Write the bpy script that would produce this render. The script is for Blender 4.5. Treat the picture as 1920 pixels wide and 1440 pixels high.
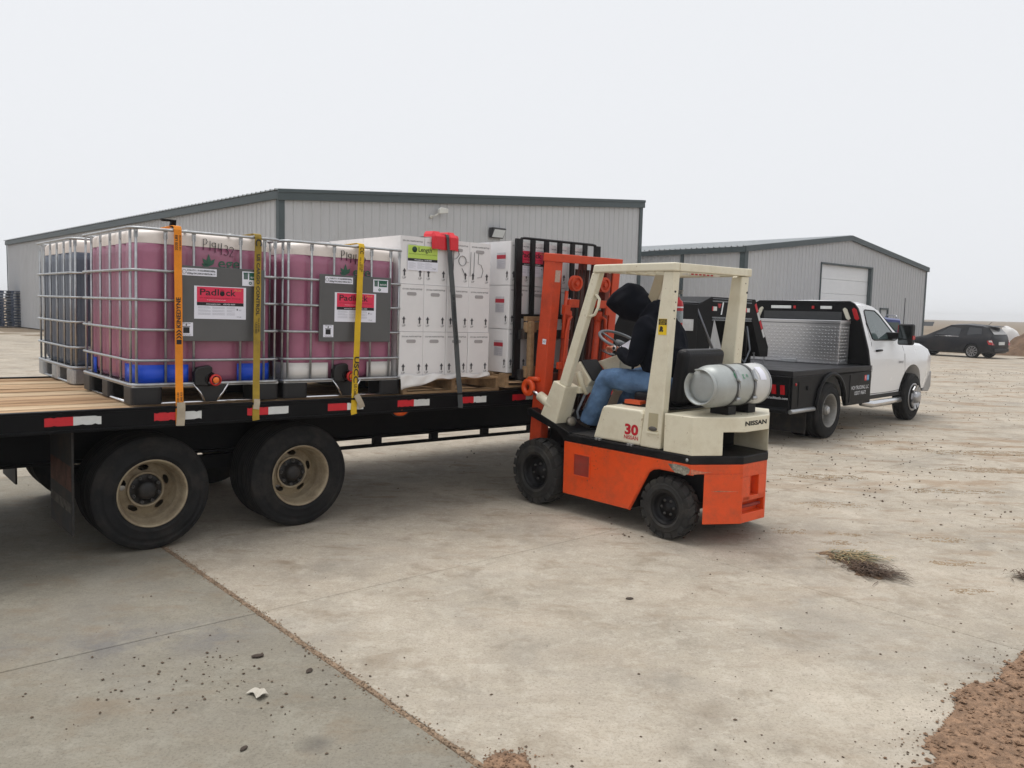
import bpy, bmesh, math, random
from math import radians, sin, cos, pi, sqrt
from mathutils import Matrix, Vector, noise as mnoise

# ------------------------------------------------------------------ scene, camera, sky, sun, exposure
for o in list(bpy.data.objects):
    bpy.data.objects.remove(o)
SC = bpy.context.scene
COL = SC.collection
random.seed(7)

FPX, PITCH, ROLL, CAMH = 1548.0, 0.0903, 0.0242, 1.68
def camera():
    cd = bpy.data.cameras.new("camera"); cam = bpy.data.objects.new("camera", cd); COL.objects.link(cam)
    F = Vector((0, cos(PITCH), -sin(PITCH))); X0 = Vector((1, 0, 0)); U0 = Vector((0, sin(PITCH), cos(PITCH)))
    X = cos(ROLL)*X0 + sin(ROLL)*U0; U = -sin(ROLL)*X0 + cos(ROLL)*U0
    m = Matrix.Identity(4)
    for i in range(3):
        m[i][0] = X[i]; m[i][1] = U[i]; m[i][2] = -F[i]
    m.translation = (0, 0, CAMH)
    cam.matrix_world = m
    cd.sensor_fit = 'HORIZONTAL'; cd.sensor_width = 36.0; cd.lens = FPX/1920*36.0
    cd.clip_start = 0.05; cd.clip_end = 5000
    SC.camera = cam
camera()
SC.render.resolution_x = 1024; SC.render.resolution_y = 768
SC.view_settings.view_transform = 'Standard'; SC.view_settings.look = 'None'
SC.view_settings.gamma = 1.0; SC.view_settings.use_curve_mapping = False
SC.view_settings.exposure = 0.62
SC.cycles.max_bounces = 6; SC.cycles.diffuse_bounces = 3; SC.cycles.glossy_bounces = 3

SUN_EL, SUN_AZ = radians(72), radians(-40)     # azimuth measured from +Y towards +X
W = bpy.data.worlds.new("World"); SC.world = W; W.use_nodes = True
def build_world():
    nt = W.node_tree; N = nt.nodes; L = nt.links; N.clear()
    out = N.new('ShaderNodeOutputWorld'); bg = N.new('ShaderNodeBackground')
    sky = N.new('ShaderNodeTexSky'); sky.sky_type = 'NISHITA'; sky.sun_disc = False
    sky.sun_elevation = SUN_EL; sky.sun_rotation = SUN_AZ; sky.air_density = 1.0; sky.dust_density = 6.0; sky.ozone_density = 1.0
    hs = N.new('ShaderNodeHueSaturation'); hs.inputs['Saturation'].default_value = 0.25
    # thick overcast: the cloud deck (one even pale grey) covers the clear sky above it
    mix = N.new('ShaderNodeMix'); mix.data_type = 'RGBA'; mix.inputs[0].default_value = 0.95
    mix.inputs[7].default_value = (5.66, 5.78, 6.0, 1)
    L.new(sky.outputs[0], hs.inputs['Color']); L.new(hs.outputs[0], mix.inputs[6])
    L.new(mix.outputs[2], bg.inputs['Color']); bg.inputs['Strength'].default_value = 0.1
    L.new(bg.outputs[0], out.inputs['Surface'])
build_world()
def build_sun():
    sd = bpy.data.lights.new("sun", 'SUN'); so = bpy.data.objects.new("sun", sd); COL.objects.link(so)
    sd.energy = 1.5; sd.angle = radians(40); sd.color = (1.0, 0.97, 0.93)
    d = Vector((sin(SUN_AZ)*cos(SUN_EL), cos(SUN_AZ)*cos(SUN_EL), sin(SUN_EL)))
    so.rotation_euler = d.to_track_quat('Z', 'Y').to_euler(); so.location = d*30
build_sun()

# ------------------------------------------------------------------ helpers
def lin(c):
    return tuple(((x/255)/12.92 if x/255 <= .04045 else ((x/255+.055)/1.055)**2.4) for x in c[:3]) + (1.0,)
MATS = {}
def mat(name, col, rough=.6, metal=0.0, var=.12, scale=6.0, dirt=None, damt=.35, dscale=3.0, bump=0.0, bscale=60.0,
        spec=.5, coat=0.0, trans=0.0, sss=0.0, emit=0.0, alpha=1.0, streak=None, world=False, chips=None):
    """procedural material: base colour broken by two octaves of noise, optional dirt colour, optional relief"""
    if name in MATS: return MATS[name]
    m = bpy.data.materials.new(name); m.use_nodes = True; nt = m.node_tree; N = nt.nodes; L = nt.links
    b = N['Principled BSDF']; c = lin(col)
    b.inputs['Roughness'].default_value = rough; b.inputs['Metallic'].default_value = metal
    b.inputs['Specular IOR Level'].default_value = spec; b.inputs['Coat Weight'].default_value = coat
    b.inputs['Transmission Weight'].default_value = trans
    if sss: b.inputs['Subsurface Weight'].default_value = sss; b.inputs['Subsurface Scale'].default_value = .03
    tc = N.new('ShaderNodeTexCoord'); oi = N.new('ShaderNodeObjectInfo')
    ad = N.new('ShaderNodeVectorMath'); ad.operation = 'ADD'
    if world:
        ge = N.new('ShaderNodeNewGeometry'); L.new(ge.outputs['Position'], ad.inputs[0])
    else:
        mu = N.new('ShaderNodeMath'); mu.operation = 'MULTIPLY'; mu.inputs[1].default_value = 41.0
        L.new(oi.outputs['Random'], mu.inputs[0]); L.new(tc.outputs['Object'], ad.inputs[0]); L.new(mu.outputs[0], ad.inputs[1])
    vec = ad.outputs[0]
    if streak:
        mp = N.new('ShaderNodeMapping'); mp.inputs['Scale'].default_value = streak; L.new(vec, mp.inputs['Vector']); vec = mp.outputs[0]
    no = N.new('ShaderNodeTexNoise'); no.inputs['Scale'].default_value = scale; no.inputs['Detail'].default_value = 6; no.inputs['Roughness'].default_value = .62
    L.new(vec, no.inputs['Vector'])
    cr = N.new('ShaderNodeValToRGB'); e = cr.color_ramp.elements
    e[0].position = .28; e[1].position = .72
    e[0].color = tuple(max(0, x*(1-var)) for x in c[:3])+(1,); e[1].color = tuple(min(1, x*(1+var)) for x in c[:3])+(1,)
    L.new(no.outputs['Fac'], cr.inputs['Fac']); src = cr.outputs['Color']
    if dirt:
        n2 = N.new('ShaderNodeTexNoise'); n2.inputs['Scale'].default_value = dscale; n2.inputs['Detail'].default_value = 8; n2.inputs['Roughness'].default_value = .7
        L.new(vec, n2.inputs['Vector'])
        r2 = N.new('ShaderNodeMapRange'); r2.inputs[1].default_value = .46; r2.inputs[2].default_value = .72; r2.inputs[3].default_value = 0; r2.inputs[4].default_value = damt
        L.new(n2.outputs['Fac'], r2.inputs[0])
        mx = N.new('ShaderNodeMix'); mx.data_type = 'RGBA'; mx.inputs[7].default_value = lin(dirt)
        L.new(r2.outputs[0], mx.inputs[0]); L.new(src, mx.inputs[6]); src = mx.outputs[2]
        rr = N.new('ShaderNodeMapRange'); rr.inputs[3].default_value = rough; rr.inputs[4].default_value = min(1, rough+.35)
        L.new(r2.outputs[0], rr.inputs[0]); L.new(rr.outputs[0], b.inputs['Roughness'])
    if chips:      # paint knocked off in small crisp flakes, gathered in patches
        n4 = N.new('ShaderNodeTexNoise'); n4.inputs['Scale'].default_value = 46; n4.inputs['Detail'].default_value = 3; L.new(vec, n4.inputs['Vector'])
        n5 = N.new('ShaderNodeTexNoise'); n5.inputs['Scale'].default_value = 2.6; n5.inputs['Detail'].default_value = 2; L.new(vec, n5.inputs['Vector'])
        r4 = N.new('ShaderNodeMapRange'); r4.inputs[1].default_value = .675; r4.inputs[2].default_value = .70; L.new(n4.outputs['Fac'], r4.inputs[0])
        r5 = N.new('ShaderNodeMapRange'); r5.inputs[1].default_value = .5; r5.inputs[2].default_value = .64; L.new(n5.outputs['Fac'], r5.inputs[0])
        m5 = N.new('ShaderNodeMath'); m5.operation = 'MULTIPLY'; L.new(r4.outputs[0], m5.inputs[0]); L.new(r5.outputs[0], m5.inputs[1])
        m6 = N.new('ShaderNodeMix'); m6.data_type = 'RGBA'; m6.inputs[7].default_value = lin(chips); L.new(m5.outputs[0], m6.inputs[0]); L.new(src, m6.inputs[6]); src = m6.outputs[2]
    L.new(src, b.inputs['Base Color'])
    if bump:
        n3 = N.new('ShaderNodeTexNoise'); n3.inputs['Scale'].default_value = bscale; n3.inputs['Detail'].default_value = 4
        L.new(vec, n3.inputs['Vector'])
        bp = N.new('ShaderNodeBump'); bp.inputs['Strength'].default_value = bump; bp.inputs['Distance'].default_value = .01
        L.new(n3.outputs['Fac'], bp.inputs['Height']); L.new(bp.outputs[0], b.inputs['Normal'])
    if emit:
        b.inputs['Emission Color'].default_value = c; b.inputs['Emission Strength'].default_value = emit
    MATS[name] = m
    return m

class MB:
    """collects boxes, prisms, tubes and lathes and links them as ONE mesh object"""
    def __init__(s): s.v = []; s.f = []; s.sm = []
    def add(s, vs, fs, smooth=False, M=None):
        o = len(s.v)
        s.v += [tuple(M @ Vector(p)) if M else tuple(p) for p in vs]
        for f in fs: s.f.append([o+i for i in f]); s.sm.append(smooth)
        return s
    def box(s, a, b, M=None):
        (x0, y0, z0), (x1, y1, z1) = a, b
        if x0 > x1: x0, x1 = x1, x0
        if y0 > y1: y0, y1 = y1, y0
        if z0 > z1: z0, z1 = z1, z0
        vs = [(x0,y0,z0),(x1,y0,z0),(x1,y1,z0),(x0,y1,z0),(x0,y0,z1),(x1,y0,z1),(x1,y1,z1),(x0,y1,z1)]
        return s.add(vs, [(0,3,2,1),(4,5,6,7),(0,1,5,4),(1,2,6,5),(2,3,7,6),(3,0,4,7)], False, M)
    def prism(s, poly, a, b, axis='y', M=None):
        """polygon: axis y -> points (x,z); axis z -> (x,y); axis x -> (y,z)"""
        def P(p, h):
            return {'y': (p[0], h, p[1]), 'z': (p[0], p[1], h), 'x': (h, p[0], p[1])}[axis]
        n = len(poly); vs = [P(p, a) for p in poly]+[P(p, b) for p in poly]
        fs = [tuple(range(n)), tuple(range(2*n-1, n-1, -1))]+[(i, i+n, (i+1) % n+n, (i+1) % n) for i in range(n)]
        ar = sum(poly[i][0]*poly[(i+1) % n][1]-poly[(i+1) % n][0]*poly[i][1] for i in range(n))
        flip = (ar > 0) == (b > a)
        if axis == 'y': flip = not flip
        # orient outward
        if not flip: fs = [tuple(reversed(f)) for f in fs]
        fs = [tuple(reversed(f)) for f in fs] if axis != 'y' and False else fs
        return s.add(vs, fs, False, M)
    def tube(s, path, r, n=8, closed=False, M=None, smooth=True, caps=True, flat=1.0):
        P = [Vector(p) for p in path]; m = len(P); R = r if isinstance(r, (list, tuple)) else [r]*m
        up = None; vs = []
        for i in range(m):
            if closed: t = (P[(i+1) % m]-P[i-1])
            else: t = P[min(i+1, m-1)]-P[max(i-1, 0)]
            t.normalize()
            if up is None:
                up = Vector((0, 0, 1)) if abs(t.z) < .9 else Vector((1, 0, 0))
            x = up - t*up.dot(t)
            if x.length < 1e-6: x = t.orthogonal()
            x.normalize(); y = t.cross(x); up = x
            for k in range(n):
                a = 2*pi*k/n
                vs.append(P[i]+x*cos(a)*R[i]+y*sin(a)*R[i]*flat)
        fs = []
        for i in range(m if closed else m-1):
            j = (i+1) % m
            for k in range(n):
                fs.append((i*n+k, i*n+(k+1) % n, j*n+(k+1) % n, j*n+k))
        s.add(vs, fs, smooth, M)
        if caps and not closed:
            o = len(s.v)-len(vs)
            s.f.append([o+k for k in reversed(range(n))]); s.sm.append(False)
            s.f.append([o+(m-1)*n+k for k in range(n)]); s.sm.append(False)
        return s
    def lathe(s, prof, n=32, M=None, smooth=True, closed=False, a0=0.0, a1=2*pi):
        """profile (r,h) about local Z"""
        m = len(prof); full = abs(a1-a0-2*pi) < 1e-6; cols = n if full else n+1; vs = []
        for k in range(cols):
            a = a0+(a1-a0)*k/n
            vs += [(r*cos(a), r*sin(a), h) for r, h in prof]
        fs = []
        for k in range(n):
            k2 = (k+1) % cols
            for i in range(m if closed else m-1):
                j = (i+1) % m
                fs.append((k*m+i, k2*m+i, k2*m+j, k*m+j))
        return s.add(vs, fs, smooth, M)
    def grid(s, fn, nu, nv, smooth=True, M=None, closeu=False, closev=False):
        vs = [fn(i/(nu if closeu else nu-1), j/(nv if closev else nv-1)) for i in range(nu) for j in range(nv)]
        fs = []
        for i in range(nu if closeu else nu-1):
            for j in range(nv if closev else nv-1):
                a, b = (i+1) % nu, (j+1) % nv
                fs.append((i*nv+j, a*nv+j, a*nv+b, i*nv+b))
        return s.add(vs, fs, smooth, M)
    def mesh(s, name):
        me = bpy.data.meshes.new(name); me.from_pydata([tuple(v) for v in s.v], [], s.f)
        me.polygons.foreach_set('use_smooth', s.sm); me.update()
        bm = bmesh.new(); bm.from_mesh(me); bmesh.ops.recalc_face_normals(bm, faces=bm.faces); bm.to_mesh(me); bm.free()
        return me
    def build(s, name, m, parent=None, M=None, bevel=0, seg=2, sub=0, sa=None):
        me = s.mesh(name)
        return link(name, me, m, parent, M, bevel, seg, sub)

def link(name, me, m=None, parent=None, M=None, bevel=0, seg=2, sub=0):
    o = bpy.data.objects.new(name, me); COL.objects.link(o)
    if m is not None and not me.materials: me.materials.append(m)
    if parent: o.parent = parent
    if M is not None: o.matrix_local = M
    if bevel:
        b = o.modifiers.new('bevel', 'BEVEL'); b.width = bevel; b.segments = seg; b.limit_method = 'ANGLE'; b.angle_limit = radians(40); b.harden_normals = False
    if sub:
        b = o.modifiers.new('sub', 'SUBSURF'); b.levels = sub; b.render_levels = sub
    return o
def empty(name, M, label, cat, group=None):
    o = bpy.data.objects.new(name, None); COL.objects.link(o); o.matrix_world = M; o.empty_display_size = .2
    return tag(o, label, cat, group)
def tag(o, label=None, cat=None, group=None, kind=None):
    if label: o['label'] = label
    if cat: o['category'] = cat
    if group: o['group'] = group
    if kind: o['kind'] = kind
    return o
def copy_tree(o, parent=None):
    c = o.copy(); COL.objects.link(c)
    if parent: c.parent = parent; c.matrix_local = o.matrix_local.copy()
    for ch in list(o.children): copy_tree(ch, c)
    return c
def frame(org, yaw, tu=0.0, tv=0.0):
    u = Vector((cos(yaw), sin(yaw), -tu)).normalized(); v = Vector((-sin(yaw), cos(yaw), -tv)); v = (v-u*u.dot(v)).normalized(); z = u.cross(v)
    m = Matrix.Identity(4)
    for i in range(3): m[i][0] = u[i]; m[i][1] = v[i]; m[i][2] = z[i]; m[i][3] = org[i]
    return m
def Tm(x, y, z, rz=0.0): return Matrix.Translation((x, y, z)) @ Matrix.Rotation(rz, 4, 'Z')
def axisM(p, d, up=(0, 0, 1)):
    """matrix whose local Z runs along d"""
    d = Vector(d).normalized(); up = Vector(up)
    x = up-d*up.dot(d)
    if x.length < 1e-5: x = d.orthogonal()
    x.normalize(); y = d.cross(x); m = Matrix.Identity(4)
    for i in range(3): m[i][0] = x[i]; m[i][1] = y[i]; m[i][2] = d[i]; m[i][3] = p[i]
    return m
def FM(pos, face='-v', rot=0.0):
    """matrix for flat print: local X reads along the face, local Y up, local Z out of the face"""
    X, Z = {'-v': ((1,0,0),(0,-1,0)), '+u': ((0,1,0),(1,0,0)), '-u': ((0,-1,0),(-1,0,0)), '+v': ((-1,0,0),(0,1,0))}[face]
    X = Vector(X); Z = Vector(Z); Y = Z.cross(X); m = Matrix.Identity(4)
    for i in range(3): m[i][0] = X[i]; m[i][1] = Y[i]; m[i][2] = Z[i]; m[i][3] = pos[i]
    return m @ Matrix.Rotation(rot, 4, 'Z')
TXT = {}
def text(s, h, M, m, parent, name='lettering', bold=0.0, sx=1.0, shear=0.0, align='CENTER', thick=0.0, width=None):
    key = (s, bold, shear, align, thick, m.name)
    if key not in TXT:
        cu = bpy.data.curves.new('txt', 'FONT'); cu.body = s; cu.size = 1.0; cu.offset = bold; cu.shear = shear; cu.extrude = thick
        cu.align_x = align; cu.align_y = 'CENTER'; cu.resolution_u = 3
        ob = bpy.data.objects.new('txt', cu)
        me = bpy.data.meshes.new_from_object(ob); me.name = 'lettering'; bpy.data.objects.remove(ob); bpy.data.curves.remove(cu)
        me.materials.clear(); me.materials.append(m); TXT[key] = me
    me = TXT[key]
    if width:
        xs = [v.co.x for v in me.vertices]; sx = width/max(1e-6, (max(xs)-min(xs)))/ (h/.72)
    k = h/.72
    return link(name, me, None, parent, M @ Matrix.Diagonal((k*sx, k, k, 1)))
def sheet(w, h, M, m, parent, name, t=.0012):
    """thin flat sticker or panel centred on M"""
    return MB().box((-w/2, -h/2, 0), (w/2, h/2, t)).build(name, m, parent, M)
def strokes(lines, r, M, m, parent, name):
    b = MB()
    for l in lines: b.tube([(x, y, 0) for x, y in l], r, 5, flat=.2)
    return b.build(name, m, parent, M)
def arc(cx, cy, r, a0, a1, n=8): return [(cx+r*cos(radians(a0+(a1-a0)*i/n)), cy+r*sin(radians(a0+(a1-a0)*i/n))) for i in range(n+1)]
def rrect(w, h, r, n=4, cx=0, cy=0):
    p = []
    for (sx, sy, a) in ((1,1,0),(-1,1,90),(-1,-1,180),(1,-1,270)):
        p += arc(cx+sx*(w/2-r), cy+sy*(h/2-r), r, a, a+90, n)
    return p
def apply_boolean(o, cutters):
    for c in cutters:
        m = o.modifiers.new('b', 'BOOLEAN'); m.operation = 'DIFFERENCE'; m.object = c; m.solver = 'EXACT'
    dg = bpy.context.evaluated_depsgraph_get(); dg.update()
    me = bpy.data.meshes.new_from_object(o.evaluated_get(dg)); o.modifiers.clear(); old = o.data; o.data = me; bpy.data.meshes.remove(old)
    for c in cutters: d = c.data; bpy.data.objects.remove(c); bpy.data.meshes.remove(d)
# ------------------------------------------------------------------ setting: ground, concrete yard
YARD = frame((-1.35, 4.365, 0), radians(41))
YI = YARD.inverted()
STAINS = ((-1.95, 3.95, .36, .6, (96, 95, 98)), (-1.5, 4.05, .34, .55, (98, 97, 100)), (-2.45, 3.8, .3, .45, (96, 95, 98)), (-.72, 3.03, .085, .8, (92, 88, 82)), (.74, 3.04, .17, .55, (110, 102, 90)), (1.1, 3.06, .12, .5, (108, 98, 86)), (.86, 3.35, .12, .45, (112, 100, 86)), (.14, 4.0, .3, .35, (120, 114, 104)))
def ground_mats():
    # bare earth / stubble field
    m = bpy.data.materials.new('bare_earth'); m.use_nodes = True; nt = m.node_tree; N = nt.nodes; L = nt.links; b = N['Principled BSDF']
    b.inputs['Roughness'].default_value = .95; b.inputs['Specular IOR Level'].default_value = .15
    ge = N.new('ShaderNodeNewGeometry')
    n1 = N.new('ShaderNodeTexNoise'); n1.inputs['Scale'].default_value = .35; n1.inputs['Detail'].default_value = 10; n1.inputs['Roughness'].default_value = .65
    L.new(ge.outputs['Position'], n1.inputs['Vector'])
    cr = N.new('ShaderNodeValToRGB'); e = cr.color_ramp.elements
    e[0].position = .3; e[0].color = lin((96, 84, 70)); e[1].position = .7; e[1].color = lin((146, 131, 112))
    L.new(n1.outputs['Fac'], cr.inputs['Fac']); L.new(cr.outputs['Color'], b.inputs['Base Color'])
    n2 = N.new('ShaderNodeTexNoise'); n2.inputs['Scale'].default_value = 9; n2.inputs['Detail'].default_value = 6; L.new(ge.outputs['Position'], n2.inputs['Vector'])
    bp = N.new('ShaderNodeBump'); bp.inputs['Strength'].default_value = .5; bp.inputs['Distance'].default_value = .05
    L.new(n2.outputs['Fac'], bp.inputs['Height']); L.new(bp.outputs[0], b.inputs['Normal'])
    MATS['bare_earth'] = m
    # broom-finished concrete with stains, dirt film, mud smears and grit
    m = bpy.data.materials.new('yard_concrete'); m.use_nodes = True; nt = m.node_tree; N = nt.nodes; L = nt.links; b = N['Principled BSDF']
    b.inputs['Roughness'].default_value = .8; b.inputs['Specular IOR Level'].default_value = .3
    ge = N.new('ShaderNodeNewGeometry'); pos = ge.outputs['Position']; oi = N.new('ShaderNodeObjectInfo')
    def noise(sc, det=6, ro=.6, vec=None, dist=0):
        n = N.new('ShaderNodeTexNoise'); n.inputs['Scale'].default_value = sc; n.inputs['Detail'].default_value = det; n.inputs['Roughness'].default_value = ro; n.inputs['Distortion'].default_value = dist
        L.new(vec or pos, n.inputs['Vector']); return n.outputs['Fac']
    def rng(f, a, c, lo=0, hi=1):
        r = N.new('ShaderNodeMapRange'); r.inputs[1].default_value = a; r.inputs[2].default_value = c; r.inputs[3].default_value = lo; r.inputs[4].default_value = hi
        L.new(f, r.inputs[0]); return r.outputs[0]
    def mixc(fac, A, col):
        x = N.new('ShaderNodeMix'); x.data_type = 'RGBA'; L.new(fac, x.inputs[0])
        if isinstance(A, tuple): x.inputs[6].default_value = A
        else: L.new(A, x.inputs[6])
        if isinstance(col, tuple): x.inputs[7].default_value = col
        else: L.new(col, x.inputs[7])
        return x.outputs[2]
    def mul(a, c):
        x = N.new('ShaderNodeMath'); x.operation = 'MULTIPLY'; L.new(a, x.inputs[0])
        if isinstance(c, float): x.inputs[1].default_value = c
        else: L.new(c, x.inputs[1])
        return x.outputs[0]
    base = N.new('ShaderNodeValToRGB'); e = base.color_ramp.elements
    e[0].position = .32; e[0].color = lin((148, 140, 128)); e[1].position = .66; e[1].color = lin((184, 174, 160))
    L.new(noise(.9, 5, .62), base.inputs['Fac']); c = base.outputs['Color']
    c = mixc(rng(noise(7, 4, .72), .40, .64, 0, .6), c, lin((174, 165, 150)))
    c = mixc(rng(noise(26, 4, .75), .5, .7, 0, .3), c, lin((128, 120, 108)))
    c = mixc(rng(noise(15, 3, .75), .54, .72, 0, .3), c, lin((204, 196, 182)))
    c = mixc(rng(noise(75, 2, .8), .5, .68, 0, .42), c, lin((112, 104, 92)))
    c = mixc(rng(noise(4.2, 7, .82), .535, .56, 0, .18), c, lin((204, 198, 186)))
    c = mixc(rng(noise(5.3, 7, .8, dist=.3), .56, .585, 0, .2), c, lin((122, 114, 102)))
    tn = N.new('ShaderNodeMix'); tn.data_type = 'RGBA'; tn.blend_type = 'MULTIPLY'; tn.inputs[0].default_value = 1
    L.new(c, tn.inputs[6]); L.new(oi.outputs['Color'], tn.inputs[7]); c = tn.outputs[2]
    # damp / tyre-rubber staining in wide soft clouds
    c = mixc(mul(rng(noise(.75, 4, .62, dist=.6), .52, .74), .5), c, lin((118, 114, 108)))
    c = mixc(mul(rng(noise(2.6, 5, .68, dist=.4), .54, .7), .5), c, lin((122, 108, 90)))
    # oil drips and rubber scuffs that have their own place on the slabs
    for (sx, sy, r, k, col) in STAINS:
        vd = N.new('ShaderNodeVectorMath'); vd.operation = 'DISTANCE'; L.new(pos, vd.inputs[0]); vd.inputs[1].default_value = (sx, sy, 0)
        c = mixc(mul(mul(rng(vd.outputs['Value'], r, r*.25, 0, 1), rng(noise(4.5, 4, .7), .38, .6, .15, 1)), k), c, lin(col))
    # brown earth carried in by tyres, thicker towards the open side of the yard
    sp = N.new('ShaderNodeSeparateXYZ'); L.new(pos, sp.inputs[0])
    mp = N.new('ShaderNodeMapping'); mp.inputs['Scale'].default_value = (.55, 1.5, 1); mp.inputs['Rotation'].default_value = (0, 0, radians(-20)); L.new(pos, mp.inputs['Vector'])
    mud = mul(rng(noise(1.15, 6, .68, mp.outputs[0], .3), .53, .62), rng(sp.outputs[0], 1.2, 5, .15, 1.0))
    mud2 = mul(rng(noise(3.4, 5, .7, mp.outputs[0], .2), .56, .66), rng(sp.outputs[1], 3.5, 9, .3, 1.0))
    c = mixc(mul(mud, .62), c, lin((134, 108, 80)))
    c = mixc(mul(mud2, .6), c, lin((120, 97, 72)))
    # fine grit specks
    vo = N.new('ShaderNodeTexVoronoi'); vo.inputs['Scale'].default_value = 34; vo.inputs['Randomness'].default_value = 1; L.new(pos, vo.inputs['Vector'])
    sk = mul(rng(vo.outputs['Distance'], .055, .03, 0, 1), rng(noise(1.7, 3), .47, .6, 0, 1))
    c = mixc(mul(sk, .75), c, lin((62, 52, 44)))
    L.new(c, b.inputs['Base Color'])
    bp = N.new('ShaderNodeBump'); bp.inputs['Strength'].default_value = .35; bp.inputs['Distance'].default_value = .006
    L.new(noise(55, 2, .7), bp.inputs['Height']); L.new(bp.outputs[0], b.inputs['Normal'])
    MATS['yard_concrete'] = m
ground_mats()

def build_ground():
    S = 900; b = MB()
    # one sheet to the horizon, finer near the yard, gently rolling far out
    xs = [-S, -500, -300, -180, -110, -70, -45, -25, 0, 25, 45, 70, 110, 180, 300, 500, S]
    def z(x, y):
        d = max(0, math.hypot(x, y)-120); return -.05 + min(2.2, d*.006)*(.55+.45*sin(x*.011+1)*cos(y*.009))
    vs = [(x, y, z(x, y)) for x in xs for y in xs]; n = len(xs)
    fs = [(i*n+j, (i+1)*n+j, (i+1)*n+j+1, i*n+j+1) for i in range(n-1) for j in range(n-1)]
    b.add(vs, fs, True)
    g = b.build('ground', MATS['bare_earth']); tag(g, 'bare brown earth and stubble field running out to the foggy horizon', kind='structure')
    # concrete yard: each slab its own piece, joints are real gaps
    yard = bpy.data.objects.new('concrete_yard', None); COL.objects.link(yard); yard.matrix_world = YARD
    tag(yard, 'dusty concrete yard of cast slabs with open joints', kind='structure')
    SU, SV = 2.84, 4.6
    cache = {}
    rnd = random.Random(3)
    k = 0
    for i in range(-12, 17):
        for j in range(-3, 14):
            u0, u1 = i*SU, (i+1)*SU; v0, v1 = j*SV, (j+1)*SV
            c = YARD @ Vector(((u0+u1)/2, (v0+v1)/2, 0))
            if c.y < -1 or c.y > 41 or abs(c.x) > 8+c.y*.72 or c.x > 25+(c.y < 30)*2 : continue
            # wide dirt-filled joint at u = 0, saw-cut hairlines elsewhere
            g0 = .015 if i == 0 else .0022; g1 = .015 if i == -1 else .0022
            key = (i == 0, i == -1)
            if key not in cache:
                q = MB(); t = .05; ch = .003
                x0, x1, y0, y1 = g0, SU-g1, .0022, SV-.0022
                vs = [(x0,y0,-t),(x1,y0,-t),(x1,y1,-t),(x0,y1,-t),(x0,y0,-ch),(x1,y0,-ch),(x1,y1,-ch),(x0,y1,-ch),
                      (x0+ch,y0+ch,0),(x1-ch,y0+ch,0),(x1-ch,y1-ch,0),(x0+ch,y1-ch,0)]
                q.add(vs, [(0,1,5,4),(1,2,6,5),(2,3,7,6),(3,0,4,7),(4,5,9,8),(5,6,10,9),(6,7,11,10),(7,4,8,11),(8,9,10,11)])
                cache[key] = q.mesh('slab')
            o = link('slab', cache[key], MATS['yard_concrete'], yard, Matrix.Translation((u0, v0, rnd.uniform(-.0012, .0012))))
            f = rnd.uniform(.955, 1.03)
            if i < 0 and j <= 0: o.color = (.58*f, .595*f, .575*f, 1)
            elif i == 0 and j < 0: o.color = (.95*f, .95*f, .935*f, 1)
            elif i < 0: o.color = (.86*f, .86*f, .84*f, 1)
            else: o.color = (1.0*f, .99*f, .97*f, 1)
            k += 1
    return yard
build_ground()

def joint_fill():
    """brown grit lying in the wide joint"""
    rnd = random.Random(11); b = MB(); v = -1.6
    vs, fs = [], []
    n = 330
    for i in range(n):
        t = -3.0+i*(5.2/n)
        w = .016+.012*mnoise.noise((t*6, 1, 0))+.006*rnd.random(); off = .008*mnoise.noise((t*3, 7, 0))
        h = -.012+.014*abs(mnoise.noise((t*14, 3, 0)))
        for q, hz in ((-1, -.02), (-.55, h*.4), (0, h+.008*rnd.random()), (.55, h*.4), (1, -.02)):
            vs.append((off+q*w*(1+.25*rnd.random()), t, hz+.004))
    for i in range(n-1):
        for q in range(4): fs.append((i*5+q, (i+1)*5+q, (i+1)*5+q+1, i*5+q+1))
    b.add(vs, fs, False)
    for _ in range(1300):
        t = rnd.uniform(-2.6, 2.1); x = rnd.gauss(0, .018); r = rnd.uniform(.0025, .006)
        octa(b, (x, t, r*.4), r, rnd)
    o = b.build('joint_grit', mat('joint_grit', (132, 112, 92), .95, var=.45, scale=60, bump=.5), None, YARD)
    tag(o, 'brown grit and sand packed in the wide open slab joint', 'grit', kind='stuff')
def octa(b, c, r, rnd, flat=.6):
    p = []
    for d in ((1,0,0),(-1,0,0),(0,1,0),(0,-1,0),(0,0,1),(0,0,-1)):
        k = r*rnd.uniform(.7, 1.3); p.append((c[0]+d[0]*k+rnd.uniform(-.3,.3)*r, c[1]+d[1]*k+rnd.uniform(-.3,.3)*r, c[2]+d[2]*k*flat))
    b.add(p, [(0,2,4),(2,1,4),(1,3,4),(3,0,4),(2,0,5),(1,2,5),(3,1,5),(0,3,5)])
joint_fill()

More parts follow.
